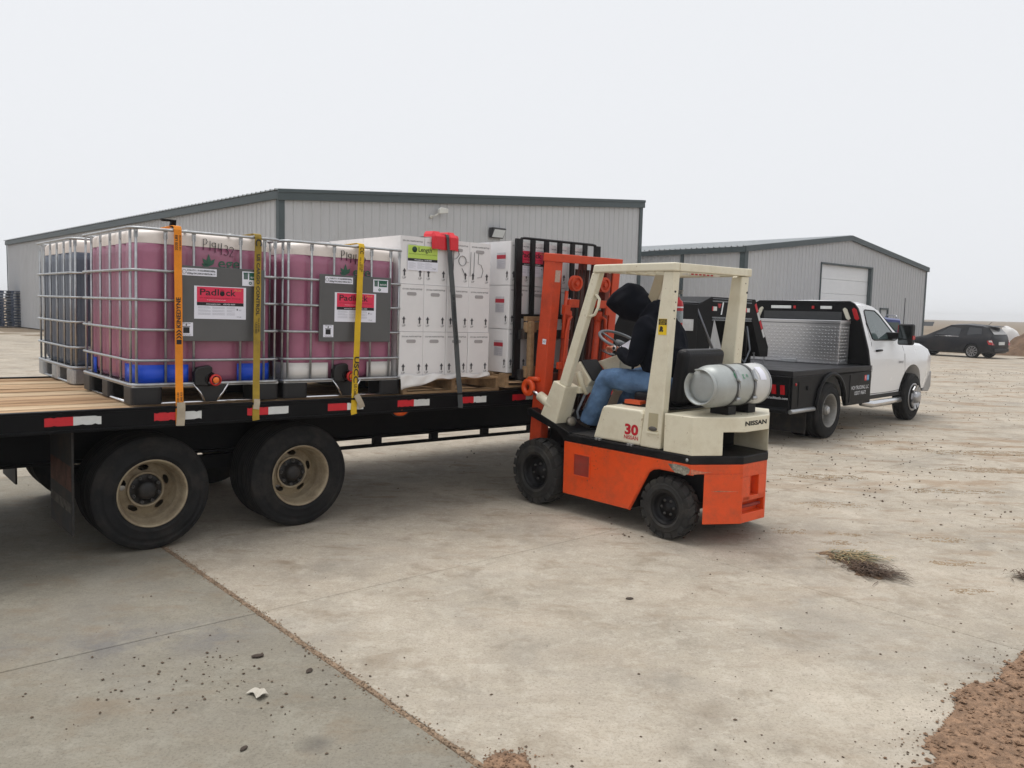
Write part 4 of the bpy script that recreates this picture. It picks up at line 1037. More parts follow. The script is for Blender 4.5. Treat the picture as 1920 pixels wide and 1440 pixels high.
def build_forklift():
    t = empty('forklift', KF, 'orange and cream counterbalance forklift lifting cartons onto the trailer', 'forklift')
    VC = .53; mir = lambda v: 2*VC-v
    # ---- chassis side plates with the rear wheel arch
    arch = [(.302, .157), (1.02, .157), (1.2, .485), (1.24, .515), (1.3, .528), (1.59, .528), (1.59, .597), (.302, .597)]
    ch = MB()
    ch.prism(arch, .03, .06, 'y'); ch.prism(arch, mir(.03), mir(.06), 'y')
    chassis = ch.build('chassis_panel', ORF, t, bevel=.006)
    b = MB(); b.prism([(.302, .16), (1.015, .16), (1.19, .48), (1.19, .59), (.302, .59)], .065, mir(.065), 'y'); b.box((1.19, .2, .3), (1.6, .86, .59)); b.build('chassis_core', FBLK, t)
    # arch lip
    b = MB(); b.tube([(1.02, .045, .157), (1.2, .045, .485), (1.24, .045, .515), (1.3, .045, .528), (1.6, .05, .528)], .012, 6); b.build('arch_lip', ORF, t)
    # step recess in the side: flat darker red panel inside a raised rim
    rc = mat('recess_red', (150, 48, 34), .6, var=.25, scale=8, dirt=(110, 84, 74), damt=.6, dscale=6)
    b = MB(); x0, x1, z0, z1 = .43, .60, .335, .505
    b.box((x0, .0275, z0), (x1, .0298, z1)); b.build('step_recess', rc, chassis)
    b = MB()
    for a, c in (((x0-.008, .022, z0-.012), (x1+.008, .0296, z0)), ((x0-.008, .022, z1), (x1+.008, .0296, z1+.008)), ((x0-.008, .022, z0), (x0, .0296, z1)), ((x1, .022, z0), (x1+.008, .0296, z1))): b.box(a, c)
    b.build('recess_rim', ORF, chassis)
    # ---- counterweight lower (orange): chamfered plan, notched rear with slots
    def plan(e=0.0, u0=1.59):
        return [(u0, .03-e), (1.59, .03-e), (1.80+e, .37-e*.6), (1.80+e, .69+e*.6), (1.59, 1.03+e), (u0, 1.03+e)]
    f = lambda s: (1.59+.21*s, .03+.34*s)          # along the left facet
    fl, fr = f(.3), f(.3); NP = [(1.74, .37), (1.74, .69)]
    cw = MB()
    lowp = [(1.56, .25), (1.645, .12), (1.80, .37), (1.74, .371), (1.74, .689), (1.80, .69), (1.645, .94), (1.56, .81)]
    cw.prism(lowp, .157, .527, 'z')
    cw.prism([(1.50, .031), (1.59, .031), (1.80, .37), (1.74, .371), (1.74, .689), (1.80, .69), (1.59, 1.029), (1.50, 1.029)], .527, .597, 'z')
    # rear face built round the slots
    for (v0, v1, z0, z1) in ((.37, .69, .5, .597), (.37, .48, .32, .5), (.59, .69, .32, .5), (.37, .388, .225, .32), (.672, .69, .225, .32), (.37, .69, .157, .225), (.388, .672, .318, .352)):
        cw.box((1.74, v0+.0005, z0), (1.80, v1-.0005, z1))
    wt = cw.build('counterweight_base', ORF, t, bevel=.004)
    MB().tube([(1.765, .4, .27), (1.765, .66, .27)], .014, 8).build('tow_pin', rc, wt)
    # worn sticker on the side
    sm = mat('torn_sticker', (150, 146, 132), .8, var=.6, scale=30, dirt=(60, 50, 44), damt=1.0, dscale=22)
    d = Vector((.21, .34, 0)).normalized(); M = Matrix.Identity(4)
    for i, c in enumerate(((d.x, d.y, 0), (0, 0, 1), (d.y, -d.x, 0))):
        for k in range(3): M[k][i] = c[k]
    rnd = random.Random(8)
    pts = [(-.17, .01), (-.1, .02), (0, .018), (.02, .005), (.015, -.03), (-.02, -.05), (-.06, -.045), (-.1, -.04), (-.13, -.02)]
    MB().prism([(p[0]+rnd.uniform(-.006, .006), p[1]+rnd.uniform(-.004, .004)) for p in pts], .0, .0012, 'z').build('torn_sticker', sm, chassis, FM((1.56, .0295, .562), '-v'))
    M2 = M.copy(); M2.translation = (1.592, .029, .545)
    MB().prism([(0, .02), (.02, .016), (.1, .0), (.16, -.004), (.04, -.018), (0, -.02)], 0, .0012, 'z').build('scrape', mat('bare_scrape', (196, 120, 92), .7, var=.4, scale=40), wt, M2)
    M3 = M.copy(); M3.translation = (1.592, .029, .40)
    MB().prism([(.16, 0), (.22, .006), (.3, .002), (.38, .0), (.3, -.004), (.2, -.003)], 0.0005, .0015, 'z').build('scrape', mat('bare_scrape', (196, 120, 92)), wt, M3)
    # ---- black belt round the body
    be = .004
    b = MB(); b.prism([(.302, .026), (1.59, .026), (1.805, .368), (1.805, .692), (1.59, 1.034), (.302, 1.034)], .5975, .6595, 'z'); belt = b.build('belt', FBLK, t, bevel=.01)
    MB().lathe([(0, 0), (.012, 0), (.012, .006), (0, .008)], 12, FM((1.56, .026, .628), '-v')).build('belt_bolt', GALV, belt)
    for u in (.655, .69, .99, 1.02): MB().box((u, .02, .654), (u+.022, .05, .672)).build('hinge_knuckle', GALV, belt, bevel=.003)
    # floor plate and front fenders rising over the drive wheels
    for v0, v1 in ((.026, .30), (.76, 1.034)):
        MB().prism([(.36, .66), (.30, .60), (.23, .66), (-.15, .765), (-.16, .825), (-.12, .828), (.28, .70), (.36, .672)], v0, v1, 'y').build('fender', FBLK, t, bevel=.006)
    MB().box((.2, .06, .645), (.72, 1.0, .668)).build('floor_plate', mat('floor_rubber', (34, 33, 33), .8, var=.3, scale=9, dirt=(84, 74, 64), damt=.5), t)
    MB().prism([(-.1, .3), (.3, .3), (.3, .62), (.1, .68), (-.1, .78)], .24, .82, 'y').build('front_axle_housing', FBLK, t, bevel=.02)
    # ---- engine hood
    hd = MB(); hd.prism([(.612, .665), (1.10, .665), (1.12, .9), (1.12, .915), (1.10, .94), (.74, .94), (.712, .93), (.695, .905)], .045, mir(.045), 'y')
    hood = hd.build('engine_hood', CRM, t, bevel=.018, seg=3)
    text('30', .078, FM((1.012, .0432, .775), '-v'), mat('print_red', (190, 26, 44), .5), hood, bold=.045, width=.135)
    text('NISSAN', .03, FM((1.012, .0432, .716), '-v'), mat('print_red', (190, 26, 44)), hood, bold=.02, width=.14)
    # ---- upper counterweight (cream) with grille opening at the back
    up = MB(); g = f(.6)
    up.prism([(1.335, .033), (1.59, .033), (1.802, .372), (1.802, .688), (1.59, 1.027), (1.335, 1.027)], .661, .942, 'z')
    cwu = up.build('counterweight_cap', CRM, t)
    ct = MB().prism([g, (2.0, g[1]), (2.0, .655), (1.6, .74), (1.42, .76), (1.42, .3), (1.5, g[1]+.02)], .6, .832, 'z').build('cut', CRM, t)
    apply_boolean(cwu, [ct])
    bv = cwu.modifiers.new('bevel', 'BEVEL'); bv.width = .014; bv.segments = 3; bv.limit_method = 'ANGLE'; bv.angle_limit = radians(25)
    MB().box((1.44, .3, .662), (1.46, .76, .83)).build('radiator', FBLK, cwu)
    b = MB()
    for k in range(5): b.tube([(1.465, .42+k*.022, .75), (1.47, .425+k*.022, .765), (1.465, .43+k*.022, .75)], .005, 5)
    b.build('radiator_fins', mat('fin_grey', (84, 84, 86), .5, .5), cwu)
    text('NISSAN', .032, FM((1.8035, .51, .893), '+u'), FBLK, cwu, bold=.04, width=.28)
    for k in range(7):
        MB().lathe([(0, 0), (.004, 0), (.003, .002), (0, .002)], 8, Matrix.Translation((1.6+.02*k % .13, .3+.05*k, .9425))).build('paint_chip', mat('chip_rust', (110, 72, 50), .8), cwu)
    # ---- overhead guard
    def post(side):
        y0, y1 = (.045, .118) if side == 0 else (mir(.15), mir(.045))
        b = MB(); b.prism([(1.098, .662), (1.292, .662), (1.362, 1.985), (1.264, 1.985)], y0, y1, 'y')
        p = b.build('guard_post', CRM, t, bevel=.012, seg=3)
        return p, y0, y1
    pl, y0, y1 = post(0); pr, _, _ = post(1)
    # pocket in the foot of the near post
    b = MB(); b.prism([(1.172, .79), (1.262, .79), (1.268, .93), (1.18, .93)], .0425, .0448, 'y'); pk = b.build('post_pocket', mat('pocket_cream', (176, 166, 138), .5, var=.12), pl)
    MB().lathe([(0, 0), (.04, 0), (.04, .003), (0, .003)], 20, FM((1.222, .043, .812), '-v') @ Matrix.Diagonal((1, .45, 1, 1))).build('pocket_plug', mat('plug_grey', (84, 80, 76), .7), pk)
    b = MB(); b.prism([(1.16, .775), (1.275, .775), (1.276, .79), (1.165, .79)], .036, .0446, 'y'); b.build('pocket_lip', CRM, pl)
    # yellow inspection sticker, holes in the post
    st = MB().box((1.236, .0428, 1.518), (1.313, .0445, 1.637)).build('inspection_sticker', mat('sticker_yellow', (232, 196, 30), .5, var=.06), pl)
    MB().box((1.238, .042, 1.592), (1.312, .0427, 1.635)).build('sticker_head', BLKP, st)
    text('FORKLIFT', .009, FM((1.275, .0415, 1.626), '-v'), mat('sticker_yellow', (232, 196, 30)), st, width=.056); text('INSPECTION', .009, FM((1.275, .0415, 1.613), '-v'), mat('sticker_yellow', (232, 196, 30)), st, width=.064); text('RECORD', .009, FM((1.275, .0415, 1.6), '-v'), mat('sticker_yellow', (232, 196, 30)), st, width=.05)
    b = MB(); b.prism([(1.25, 1.55), (1.275, 1.55), (1.28, 1.572), (1.268, 1.582), (1.255, 1.58), (1.25, 1.57)], .042, .0427, 'y'); b.lathe([(0, 0), (.009, 0), (.009, .0008), (0, .0008)], 10, FM((1.254, .0427, 1.548), '-v')); b.lathe([(0, 0), (.009, 0), (.009, .0008), (0, .0008)], 10, FM((1.274, .0427, 1.548), '-v')); b.build('sticker_picture', BLKP, st)
    hl = MB()
    for v, z, r in ((.075, 1.84, .012), (.08, 1.70, .009), (.09, 1.64, .006), (.09, 1.76, .006), (1.0, 1.86, .012), (.97, 1.93, .006)):
        u = 1.292+(z-.662)/(1.985-.662)*.07
        hl.lathe([(0, .0), (r, .0), (r, .0012), (0, .0012)], 14, FM((u-.001, v, z), '+u'))
    hl.build('bolt_hole', FBLK, pl)
    # roof frame
    rf = MB()
    rf.prism([(.56, 1.985), (1.375, 1.985), (1.375, 2.048), (.575, 2.048)], .03, .095, 'y'); rf.prism([(.56, 1.985), (1.375, 1.985), (1.375, 2.048), (.575, 2.048)], mir(.095), mir(.03), 'y')
    roof = rf.build('guard_roof', CRM, t, bevel=.01, seg=2)
    MB().box((1.31, .0955, 1.987), (1.377, mir(.0955), 2.046)).build('roof_rear_bar', CRM, roof, bevel=.006)
    MB().box((.565, .0955, 1.99), (.62, mir(.0955), 2.044)).build('roof_front_bar', CRM, roof, bevel=.006)
    for i in range(7):
        v = .17+i*.12; MB().box((.621, v-.013, 2.0), (1.309, v+.013, 2.035)).build('roof_slat', CRM, roof)
    bl = MB()
    for i in range(7): bl.lathe([(0, -.008), (.008, -.006), (.008, 0)], 8, Matrix.Translation((.7+i*.09, .085, 1.986)))
    bl.build('roof_rivets', CRM, roof)
    MB().box((1.2, .35, 1.972), (1.26, .75, 1.986)).build('warning_decal', mat('decal_white', (220, 216, 210), .6, var=.1), roof)
    b = MB()
    for i in range(6): b.box((1.2615, .38+i*.05, 1.974), (1.2625, .41+i*.05, 1.984))
    b.build('decal_print', mat('print_red', (190, 26, 44)), roof)
    # bracket hanging under the roof
    MB().prism([(.80, 1.985), (.90, 1.985), (.80, 1.70), (.70, 1.715)], .52, .54, 'y').build('roof_bracket', mat('bracket_tan', (176, 164, 140), .55, var=.12, dirt=(120, 100, 78), damt=.4), roof, bevel=.004)
    # front legs: slim upper tube and broad foot box
    for k, (y0, y1) in enumerate(((.045, .105), (mir(.105), mir(.045)))):
        b = MB(); b.prism([(.545, 1.986), (.63, 1.986), (.292, 1.045), (.205, 1.07)], y0, y1, 'y'); lg = b.build('guard_leg', CRM, t, bevel=.008)
        ya, yb = (.035, .2) if k == 0 else (mir(.2), mir(.035))
        MB().prism([(.15, 1.09), (.292, 1.045), (.18, .69), (-.02, .745)], ya, yb, 'y').build('leg_foot', CRM, lg, bevel=.008)
        MB().box((.2, ya+.16 if k == 0 else ya-.22, .985), (.3, yb+.22 if k == 0 else yb-.16, 1.04)).build('cowl_bracket', CRM, lg, bevel=.005)
        if k == 0:
            MB().tube([(.535, .07, 1.82), (.585, .07, 1.805), (.612, .07, 1.775), (.60, .07, 1.71), (.565, .07, 1.652), (.53, .07, 1.64), (.475, .07, 1.65)], .012, 8).build('grab_handle', CRM, lg)
    # ---- mast
    for s in (0, 1):
        a = (lambda v: v) if s == 0 else mir
        b = MB(); b.prism([(-.235, .11), (-.10, .11), (-.10, .205), (-.12, .205), (-.12, .14), (-.215, .14), (-.215, .205), (-.235, .205)], .2, 2.165, 'z') if s == 0 else b.prism([(-.235, mir(.11)), (-.10, mir(.11)), (-.10, mir(.205)), (-.12, mir(.205)), (-.12, mir(.14)), (-.215, mir(.14)), (-.215, mir(.205)), (-.235, mir(.205))], .2, 2.165, 'z')
        b.build('mast_channel', MASTO, t, bevel=.006)
        if s == 1: MB().box((-.212, mir(.21), .25), (-.124, mir(.2), 2.1)).build('channel_lining', MASTI, t)  # dark brown sheet over the inner side of the right channel only
        b = MB(); b.box((-.2, min(a(.15), a(.2)), .25), (-.125, max(a(.15), a(.2)), 2.09)); b.box((-.3, min(a(.2), a(.26)), .28), (-.21, max(a(.2), a(.26)), 2.09)); b.build('inner_channel', MASTI, t)
        y = a(.33)
        b = MB(); b.tube([(-.12, y, .3), (-.12, y, 1.66)], .034, 18); b.lathe([(.034, 1.6), (.042, 1.61), (.042, 1.68), (.034, 1.69)], 18, Matrix.Translation((-.12, y, 0)))
        cyl = b.build('lift_cylinder', MASTO, t)
        MB().tube([(-.12, y, 1.66), (-.12, y, 1.8)], .024, 12).build('piston_rod', CHROME, cyl)
        b = MB(); b.tube([(-.06, a(.28), .4), (-.06, a(.28), 1.5), (-.06, a(.30), 1.62), (-.07, a(.335), 1.64)], .014, 8); b.build('hydraulic_line', MASTO, cyl)
        MB().tube([(-.085, a(.265), 1.45), (-.085, a(.265), 1.86)], .016, 8).box((-.1, min(a(.24), a(.3)), 1.66), (-.055, max(a(.24), a(.3)), 1.74)).build('guide_rod', MASTO, cyl)
        # chain sheave
        b = MB(); b.lathe([(0, -.03), (.02, -.03), (.022, -.012), (.044, -.01), (.048, -.024), (.066, -.024), (.068, -.016), (.056, -.006), (.056, .01), (.068, .02), (.066, .028), (0, .028)], 32, axisM((-.07, a(.35), 1.93), (-1, 0, 0)), smooth=False)
        b.build('chain_sheave', MASTO, t)
        ch = MB(); ch.box((-.15, min(a(.455), a(.485)), .9), (-.135, max(a(.455), a(.485)), 1.9)); ch.build('lift_chain', WORN, t)
        MB().box((-.105, min(a(.285), a(.41)), 1.72), (-.06, max(a(.285), a(.41)), 1.79)).build('cylinder_clamp', MASTO, t, bevel=.004)
        MB().box((-.09, min(a(.22), a(.38)), 1.18), (-.06, max(a(.22), a(.38)), 1.24)).build('mast_bracket', MASTO, t, bevel=.004)
    b = MB(); b.prism([(-.245, .105), (-.085, .105), (-.07, .53), (-.085, .955), (-.245, .955)], 2.10, 2.17, 'z'); b.build('mast_top_tie', MASTO, t, bevel=.006)
    for v0, v1, u0 in ((.66, .72, -.2), (.74, .80, -.14), (.56, .6, -.26)): MB().box((u0, v0, .3), (u0+.07, v1, 2.1)).build('inner_rail', MASTI, t)
    for z in (.5, 1.02): MB().box((-.235, .262, z), (-.21, mir(.262), z+.1)).build('mast_crossbar', MASTI, t)
    b = MB()
    for v in (.45, .5, .55, .60, .64): b.tube([(-.17, v, .4), (-.175, v+.01, 1.2), (-.17, v, 2.05)], .013, 6)
    b.build('mast_hoses', mat('hose_brown', (70, 42, 36), .55, var=.2), t)
    MB().box((-.0995, .125, 1.93), (-.098, .185, 2.03)).build('data_plate', mat('plate_beige', (188, 160, 146), .5, var=.2, scale=60), t)
    s = MB().box((-.17, .1085, 1.39), (-.125, .1095, 1.435)).build('small_sticker', STK, t); text('XF', .02, FM((-.148, .108, 1.412), '-v'), BLKP, s)
    # tilt cylinder from mast eye to the chassis
    b = MB(); b.lathe([(.03, -.02), (.07, -.02), (.078, -.01), (.078, .01), (.07, .02), (.03, .02)], 26, axisM((-.2, .07, 1.0), (0, 1, 0)), closed=True); b.tube([(-.2, .07, 1.075), (-.12, .09, 1.08), (-.1, .12, 1.07)], .02, 8); eye = b.build('tilt_eye', ORF, t)
    MB().tube([(-.17, .07, .985), (-.03, .07, .93)], .018, 10).build('tilt_rod', CHROME, t)
    MB().tube([(-.05, .07, .94), (.12, .075, .86)], .042, 14).build('tilt_cylinder', CRM, t)
    # ---- carriage, load backrest, forks
    BX = -.34
    b = MB(); b.box((BX, .04, 1.06), (BX+.06, 1.02, 1.15)); b.box((BX, .04, 1.42), (BX+.06, 1.02, 1.5)); b.box((BX+.06, .2, 1.06), (BX+.1, .3, 1.5)); b.box((BX+.06, .76, 1.06), (BX+.1, .86, 1.5)); b.build('carriage', WORN, t)
    b = MB(); n = 7
    tops = [.035+i*(1.0/(n-1)) for i in range(n)]
    fr_ = b.tube([(BX+.01, .035, 1.08), (BX+.01, .035, 2.26), (BX+.01, .06, 2.30), (BX+.01, .1, 2.305), (BX+.01, .97, 2.305), (BX+.01, 1.01, 2.30), (BX+.01, 1.035, 2.26), (BX+.01, 1.035, 1.08)], .012, 4)
    b.build('backrest_frame', FBLK, t)
    for i in range(n):
        v = tops[i]; w = .036 if i in (0, n-1) else .022
        MB().box((BX-.005, v-w, 1.62 if 0 < i < n-1 else 1.08), (BX+.022, v+w, 2.296)).build('backrest_bar', FBLK if i not in (0,) else WORN if False else FBLK, t)
    MB().box((BX-.005, .05, 1.6), (BX+.02, 1.02, 1.64)).build('backrest_bar', FBLK, t)
    for v in (.28, .74):
        MB().prism([(BX+.02, 1.5), (BX-.02, 1.5), (BX-.02, 1.06), (-1.42, 1.035), (-1.42, 1.03), (BX-.02, 1.022), (BX+.02, 1.03)], v, v+.1, 'y').build('fork', WORN, t, bevel=.003)
    # ---- wheels
    def wheel(u, v, d, R, w, rr, z, lug, rot):
        b = MB(); b.lathe([(rr+.002, .12*w), (rr+.008, .06*w), (rr+.004, .04*w), (rr-.01, .07*w), (rr-.02, .2*w), (rr-.024, .42*w), (rr*.62, .46*w), (rr*.56, .38*w), (rr*.3, .38*w), (rr*.28, .26*w), (0, .25*w)], 36)
        M = axisM((u, v, z), (0, d, 0)) @ Matrix.Rotation(rot, 4, 'Z')
        W_ = b.build('wheel', FBLK, t, M)
        tyre_mesh(R-.012, w, rr, 0, lug, 48).build('tyre', RUB2, W_)
        nm_ = MB().lathe([(.011, .4*w), (.011, .3*w), (0, .3*w)], 6).mesh('lug_nut')
        for k in range(6): a = 2*pi*k/6; link('lug_nut', nm_, NUTS, W_, Matrix.Translation((rr*.45*cos(a), rr*.45*sin(a), 0)))
    RUB2 = mat('solid_tyre_rubber', (50, 49, 48), .85, var=.2, scale=9, dirt=(100, 94, 86), damt=.4, dscale=6, spec=.2)
    NUTS = mat('nut_dull', (92, 90, 88), .5, .6, var=.2)
    for v, d in ((0, 1), (mir(0), -1)): wheel(-.02, v, d, .288, .17, .15, .286, 20, .2)
    for v, d in ((.03, 1), (mir(.03), -1)): wheel(1.365, v, d, .238, .135, .125, .236, 18, .5)
    MB().tube([(1.365, .15, .236), (1.365, .9, .236)], .05, 10).box((1.28, .3, .2), (1.45, .76, .4)).build('steer_axle', FBLK, t)
    # ---- seat, controls
    b = MB(); b.box((.82, .27, .955), (1.2, .79, 1.05)); seat = b.build('seat_cushion', SEAT, t, bevel=.035, seg=3)
    b = MB(); b.prism([(1.15, .98), (1.27, .98), (1.33, 1.4), (1.22, 1.415)], .28, .80, 'y'); b.build('seat_back', SEAT, t, bevel=.045, seg=4)
    MB().box((.76, .22, .94), (1.24, .84, .96)).build('seat_base', FBLK, t)
    MB().box((.8, .2, .955), (.96, .27, .985)).build('belt_buckle', mat('seat_tag_orange', (206, 84, 44), .5), t)
    # dash box with dark panel, steering column and wheel, levers
    b = MB(); b.prism([(.02, 1.13), (.19, 1.25), (.33, 1.09), (.24, .98), (.13, .96)], .3, .52, 'y'); dash = b.build('dash_box', CRM, t, bevel=.008)
    MB().prism([(.195, 1.256), (.345, 1.09), (.352, 1.095), (.2, 1.262)], .31, .51, 'y').build('dash_panel', FBLK, dash)
    MB().prism([(.16, 1.24), (.38, 1.31), (.42, 1.27), (.42, 1.18), (.3, 1.12)], .56, .72, 'y').build('column_cover', CRM, t, bevel=.01)
    MB().tube([(.2, .62, .9), (.40, .62, 1.42)], .028, 10).build('steering_column', FBLK, t)
    ax = Vector((.42, 0, .9)).normalized(); C0 = Vector((.40, .58, 1.43))
    Mw = axisM(C0, ax); b = MB(); b.tube([(.19*cos(a), .19*sin(a), 0) for a in [2*pi*k/36 for k in range(36)]], .013, 8, True, Mw)
    for k in range(3): a = 2*pi*k/3+.4; b.tube([(0, 0, -.03), (.19*cos(a), .19*sin(a), 0)], .009, 6, False, Mw)
    b.lathe([(0, -.03), (.04, -.03), (.04, -.005), (0, 0)], 16, Mw); b.build('steering_wheel', mat('wheel_grey', (120, 126, 130), .4, var=.1), t)
    for k, (v, m_) in enumerate(((.72, FBLK), (.77, FBLK), (.82, FBLK))): MB().tube([(.22, v, 1.0), (.3, v, 1.28), (.33, v, 1.33)], [.007, .007, .016], 8).build('lever', m_, t)
    b = MB(); b.tube([(.24, .24, 1.16), (.28, .24, 1.06), (.34, .25, .98)], [.03, .028, .02], 6); b.build('brake_lever', mat('cast_beige', (190, 182, 158), .5, var=.15), t)
    b = MB(); b.tube([(.32, .26, 1.0), (.22, .26, .82), (.24, .26, .76)], .012, 6); b.tube([(.36, .3, 1.0), (.26, .3, .84)], .012, 6); b.build('brake_cable', mat('grey_cable', (120, 126, 134)), t)
    b = MB(); b.lathe([(0, 0), (.03, 0), (.03, .06), (.042, .06), (.042, .085), (.02, .09), (0, .09)], 14, axisM((.17, .2, .73), (.55, -.2, .1))); b.tube([(.19, .2, .78), (.22, .22, .84)], .012, 6); b.build('master_cylinder', mat('cast_alloy', (150, 142, 130), .4, .6, var=.2), t)
    # brackets holding the gas bottle
    for v in (.36, .62):
        MB().box((1.5, v, .943), (1.66, v+.1, 1.005)).build('bottle_cradle', FBLK, t, bevel=.004)
    # the mast leans back a few degrees from its pivot on the front axle
    Mt = Matrix.Translation((-.16, 0, .3)) @ Matrix.Rotation(.084, 4, 'Y') @ Matrix.Translation((.16, 0, -.3))
    for c in t.children:
        if c.name.split('.')[0] in ('mast_channel', 'channel_lining', 'inner_channel', 'lift_cylinder', 'chain_sheave', 'lift_chain', 'cylinder_clamp', 'mast_bracket', 'mast_top_tie', 'inner_rail', 'mast_crossbar', 'mast_hoses', 'data_plate', 'small_sticker'):
            c.matrix_basis = Mt @ c.matrix_basis
    return t
build_forklift()

def build_gas():
    M = KF @ Matrix.Translation((1.58, .10, 1.155))
    t = empty('gas_bottle', M, 'silver steel gas bottle strapped across the back of the forklift', 'gas bottle')
    SIL = mat('bottle_silver', (176, 180, 178), .42, .35, var=.08, scale=6, dirt=(128, 128, 124), damt=.4, dscale=6)
    A = axisM((0, 0, 0), (0, 1, 0)) @ Matrix.Diagonal((1, 1, .8, 1)); R = .156
    MB().lathe([(0, .045), (.06, .045), (.1, .055), (.135, .085), (R-.004, .13), (R, .17), (R, .58), (R-.004, .62), (.135, .665), (.1, .695), (.05, .71), (0, .712)], 48, A).build('bottle_body', SIL, t)
    MB().lathe([(.116, .045), (.124, .0), (.132, .0), (.128, .05), (.122, .07)], 40, A, a0=-.35, a1=2*pi-.75).build('foot_ring', SIL, t)
    co = MB(); co.lathe([(.148, .64), (.154, .7), (.156, .86), (.15, .86), (.146, .7), (.142, .64)], 40, A, a0=-1.2, a1=4.0); col = co.build('valve_collar', mat('collar_white', (208, 208, 206), .5, var=.06), t)
    MB().lathe([(.153, .88), (.159, .88), (.159, .866), (.153, .866)], 40, A, closed=True).build('collar_rim', GALV, col)
    MB().lathe([(0, .71), (.03, .71), (.03, .8), (0, .8)], 14, A).build('valve', mat('brass', (170, 140, 70), .35, .8), t)
    b = MB(); b.grid(lambda i, j: ((.1575)*sin(.55+i*.75), .56+j*.08, .1575*cos(.55+i*.75)), 8, 3); b.build('data_label', STK, t)
    # logo curved on the shell: separate letters placed round it
    for k, ch in enumerate('ege'):
        y = .30+k*.048; ang = radians(58)
        n = Vector((sin(ang), 0, cos(ang))); X = Vector((0, 1, 0)); Y = n.cross(X); Mx = Matrix.Identity(4)
        for i in range(3): Mx[i][0] = X[i]; Mx[i][1] = Y[i]; Mx[i][2] = n[i]; Mx[i][3] = n[i]*(R+.0015)+(y if i == 1 else 0)
        text(ch, .042, Mx, mat('bottle_green', (70, 140, 104), .5), t, bold=.0)
        if k == 0: MB().prism([(-.06, -.02), (-.035, -.02), (-.03, .01), (-.045, .04), (-.065, .01)], 0, .0008, 'z').build('leaf_mark', mat('bottle_green', (70, 140, 104)), t, Mx)
    BND = mat('band_steel', (88, 88, 88), .45, .5, var=.25, scale=20)
    for y in (.265, .48):
        q = MB(); q.lathe([(R+.001, y-.016), (R+.005, y-.016), (R+.005, y+.016), (R+.001, y+.016)], 40, axisM((0, 0, 0), (0, 1, 0)), closed=True); bd = q.build('strap_band', BND, t)
        b = MB(); b.prism([(-.016, .04), (.016, .05), (.02, -.03), (0, -.05), (-.02, -.03)], 0, .02, 'z', FM((0, 0, 0), '+u')); bk = b.build('band_clamp', GALV, bd, Matrix.Translation((R*.88, y, .075)) @ Matrix.Rotation(radians(-28), 4, 'Y'), bevel=.004)
        MB().tube([(R*.97, y+.0, .04), (R*1.02, y+.005, -.02), (R*.9, y+.02, -.09)], .007, 6).lathe([(0, -.02), (.016, -.02), (.016, .02), (0, .02)], 10, axisM((R*.9, y+.02, -.09), (0, 1, 0))).build('clamp_bolt', GALV, bd)
build_gas()

def build_extinguisher():
    M = KF @ Matrix.Translation((.725, .93, 1.53))
    t = empty('fire_extinguisher', M, 'small red fire extinguisher mounted behind the driver beside the guard post', 'fire extinguisher')
    MB().lathe([(0, 0), (.044, 0), (.048, .01), (.048, .22), (.042, .25), (.02, .27), (.016, .285), (0, .285)], 24).build('cylinder', mat('extinguisher_red', (186, 26, 34), .35, var=.06), t)
    MB().lathe([(.0495, .07), (.0495, .17)], 24).build('label', mat('extinguisher_label', (150, 160, 166), .5, var=.3, scale=50), t)
    MB().lathe([(.0497, .195), (.0497, .207)], 24).build('white_band', STK, t)
    MB().tube([(0, 0, .285), (0, 0, .32)], .014, 8).box((-.01, -.01, .315), (.045, .01, .327)).box((-.01, -.01, .334), (.048, .01, .346)).tube([(-.02, 0, .31), (-.052, 0, .28), (-.054, 0, .15)], .008, 6).build('valve_head', mat('alloy_grey', (150, 148, 140), .4, .6), t)
build_extinguisher()

def wood_frame():
    t = empty('timber_frame', KF @ Matrix.Translation((-.27, .1, 1.06)), 'rough timber frame wedged between the black load backrest and the orange mast', 'timber frame')
    for v in (0, .22): MB().box((0, v, 0), (.05, v+.045, .52)).build('post', WOODPAL, t, bevel=.003)
    for z, w in ((.02, .1), (.42, .09), (.52, .04)): MB().box((.003, -.02, z), (.047, .3, z+w)).build('rail', WOODPAL, t, M=Matrix.Translation((-.03, 0, 0)), bevel=.003)
wood_frame()
# ------------------------------------------------------------------ the driver
def skin_to_mesh(nodes, edges, root, sub=2):
    """grow a tapered surface over a skeleton (Skin + Subdivision), return plain vertex/face lists"""
    names = list(nodes); me = bpy.data.meshes.new('sk'); me.from_pydata([nodes[n][0] for n in names], [(names.index(a), names.index(b)) for a, b in edges], [])
    o = bpy.data.objects.new('sk', me); COL.objects.link(o)
    sk = o.modifiers.new('skin', 'SKIN'); sk.use_smooth_shade = True
    if me.skin_vertices:
        d = me.skin_vertices[0].data
    else:
        bm = bmesh.new(); bm.from_mesh(me); bm.verts.layers.skin.verify(); bm.to_mesh(me); bm.free(); d = me.skin_vertices[0].data
    for i, n in enumerate(names):
        r = nodes[n][1]; d[i].radius = r if isinstance(r, tuple) else (r, r); d[i].use_root = (n == root)
    sb = o.modifiers.new('sub', 'SUBSURF'); sb.levels = sub; sb.render_levels = sub
    dg = bpy.context.evaluated_depsgraph_get(); dg.update(); ev = o.evaluated_get(dg); m2 = ev.to_mesh()
    vs = [tuple(v.co) for v in m2.vertices]; fs = [tuple(p.vertices) for p in m2.polygons]; ev.to_mesh_clear()
    bpy.data.objects.remove(o); bpy.data.meshes.remove(me)
    return vs, fs
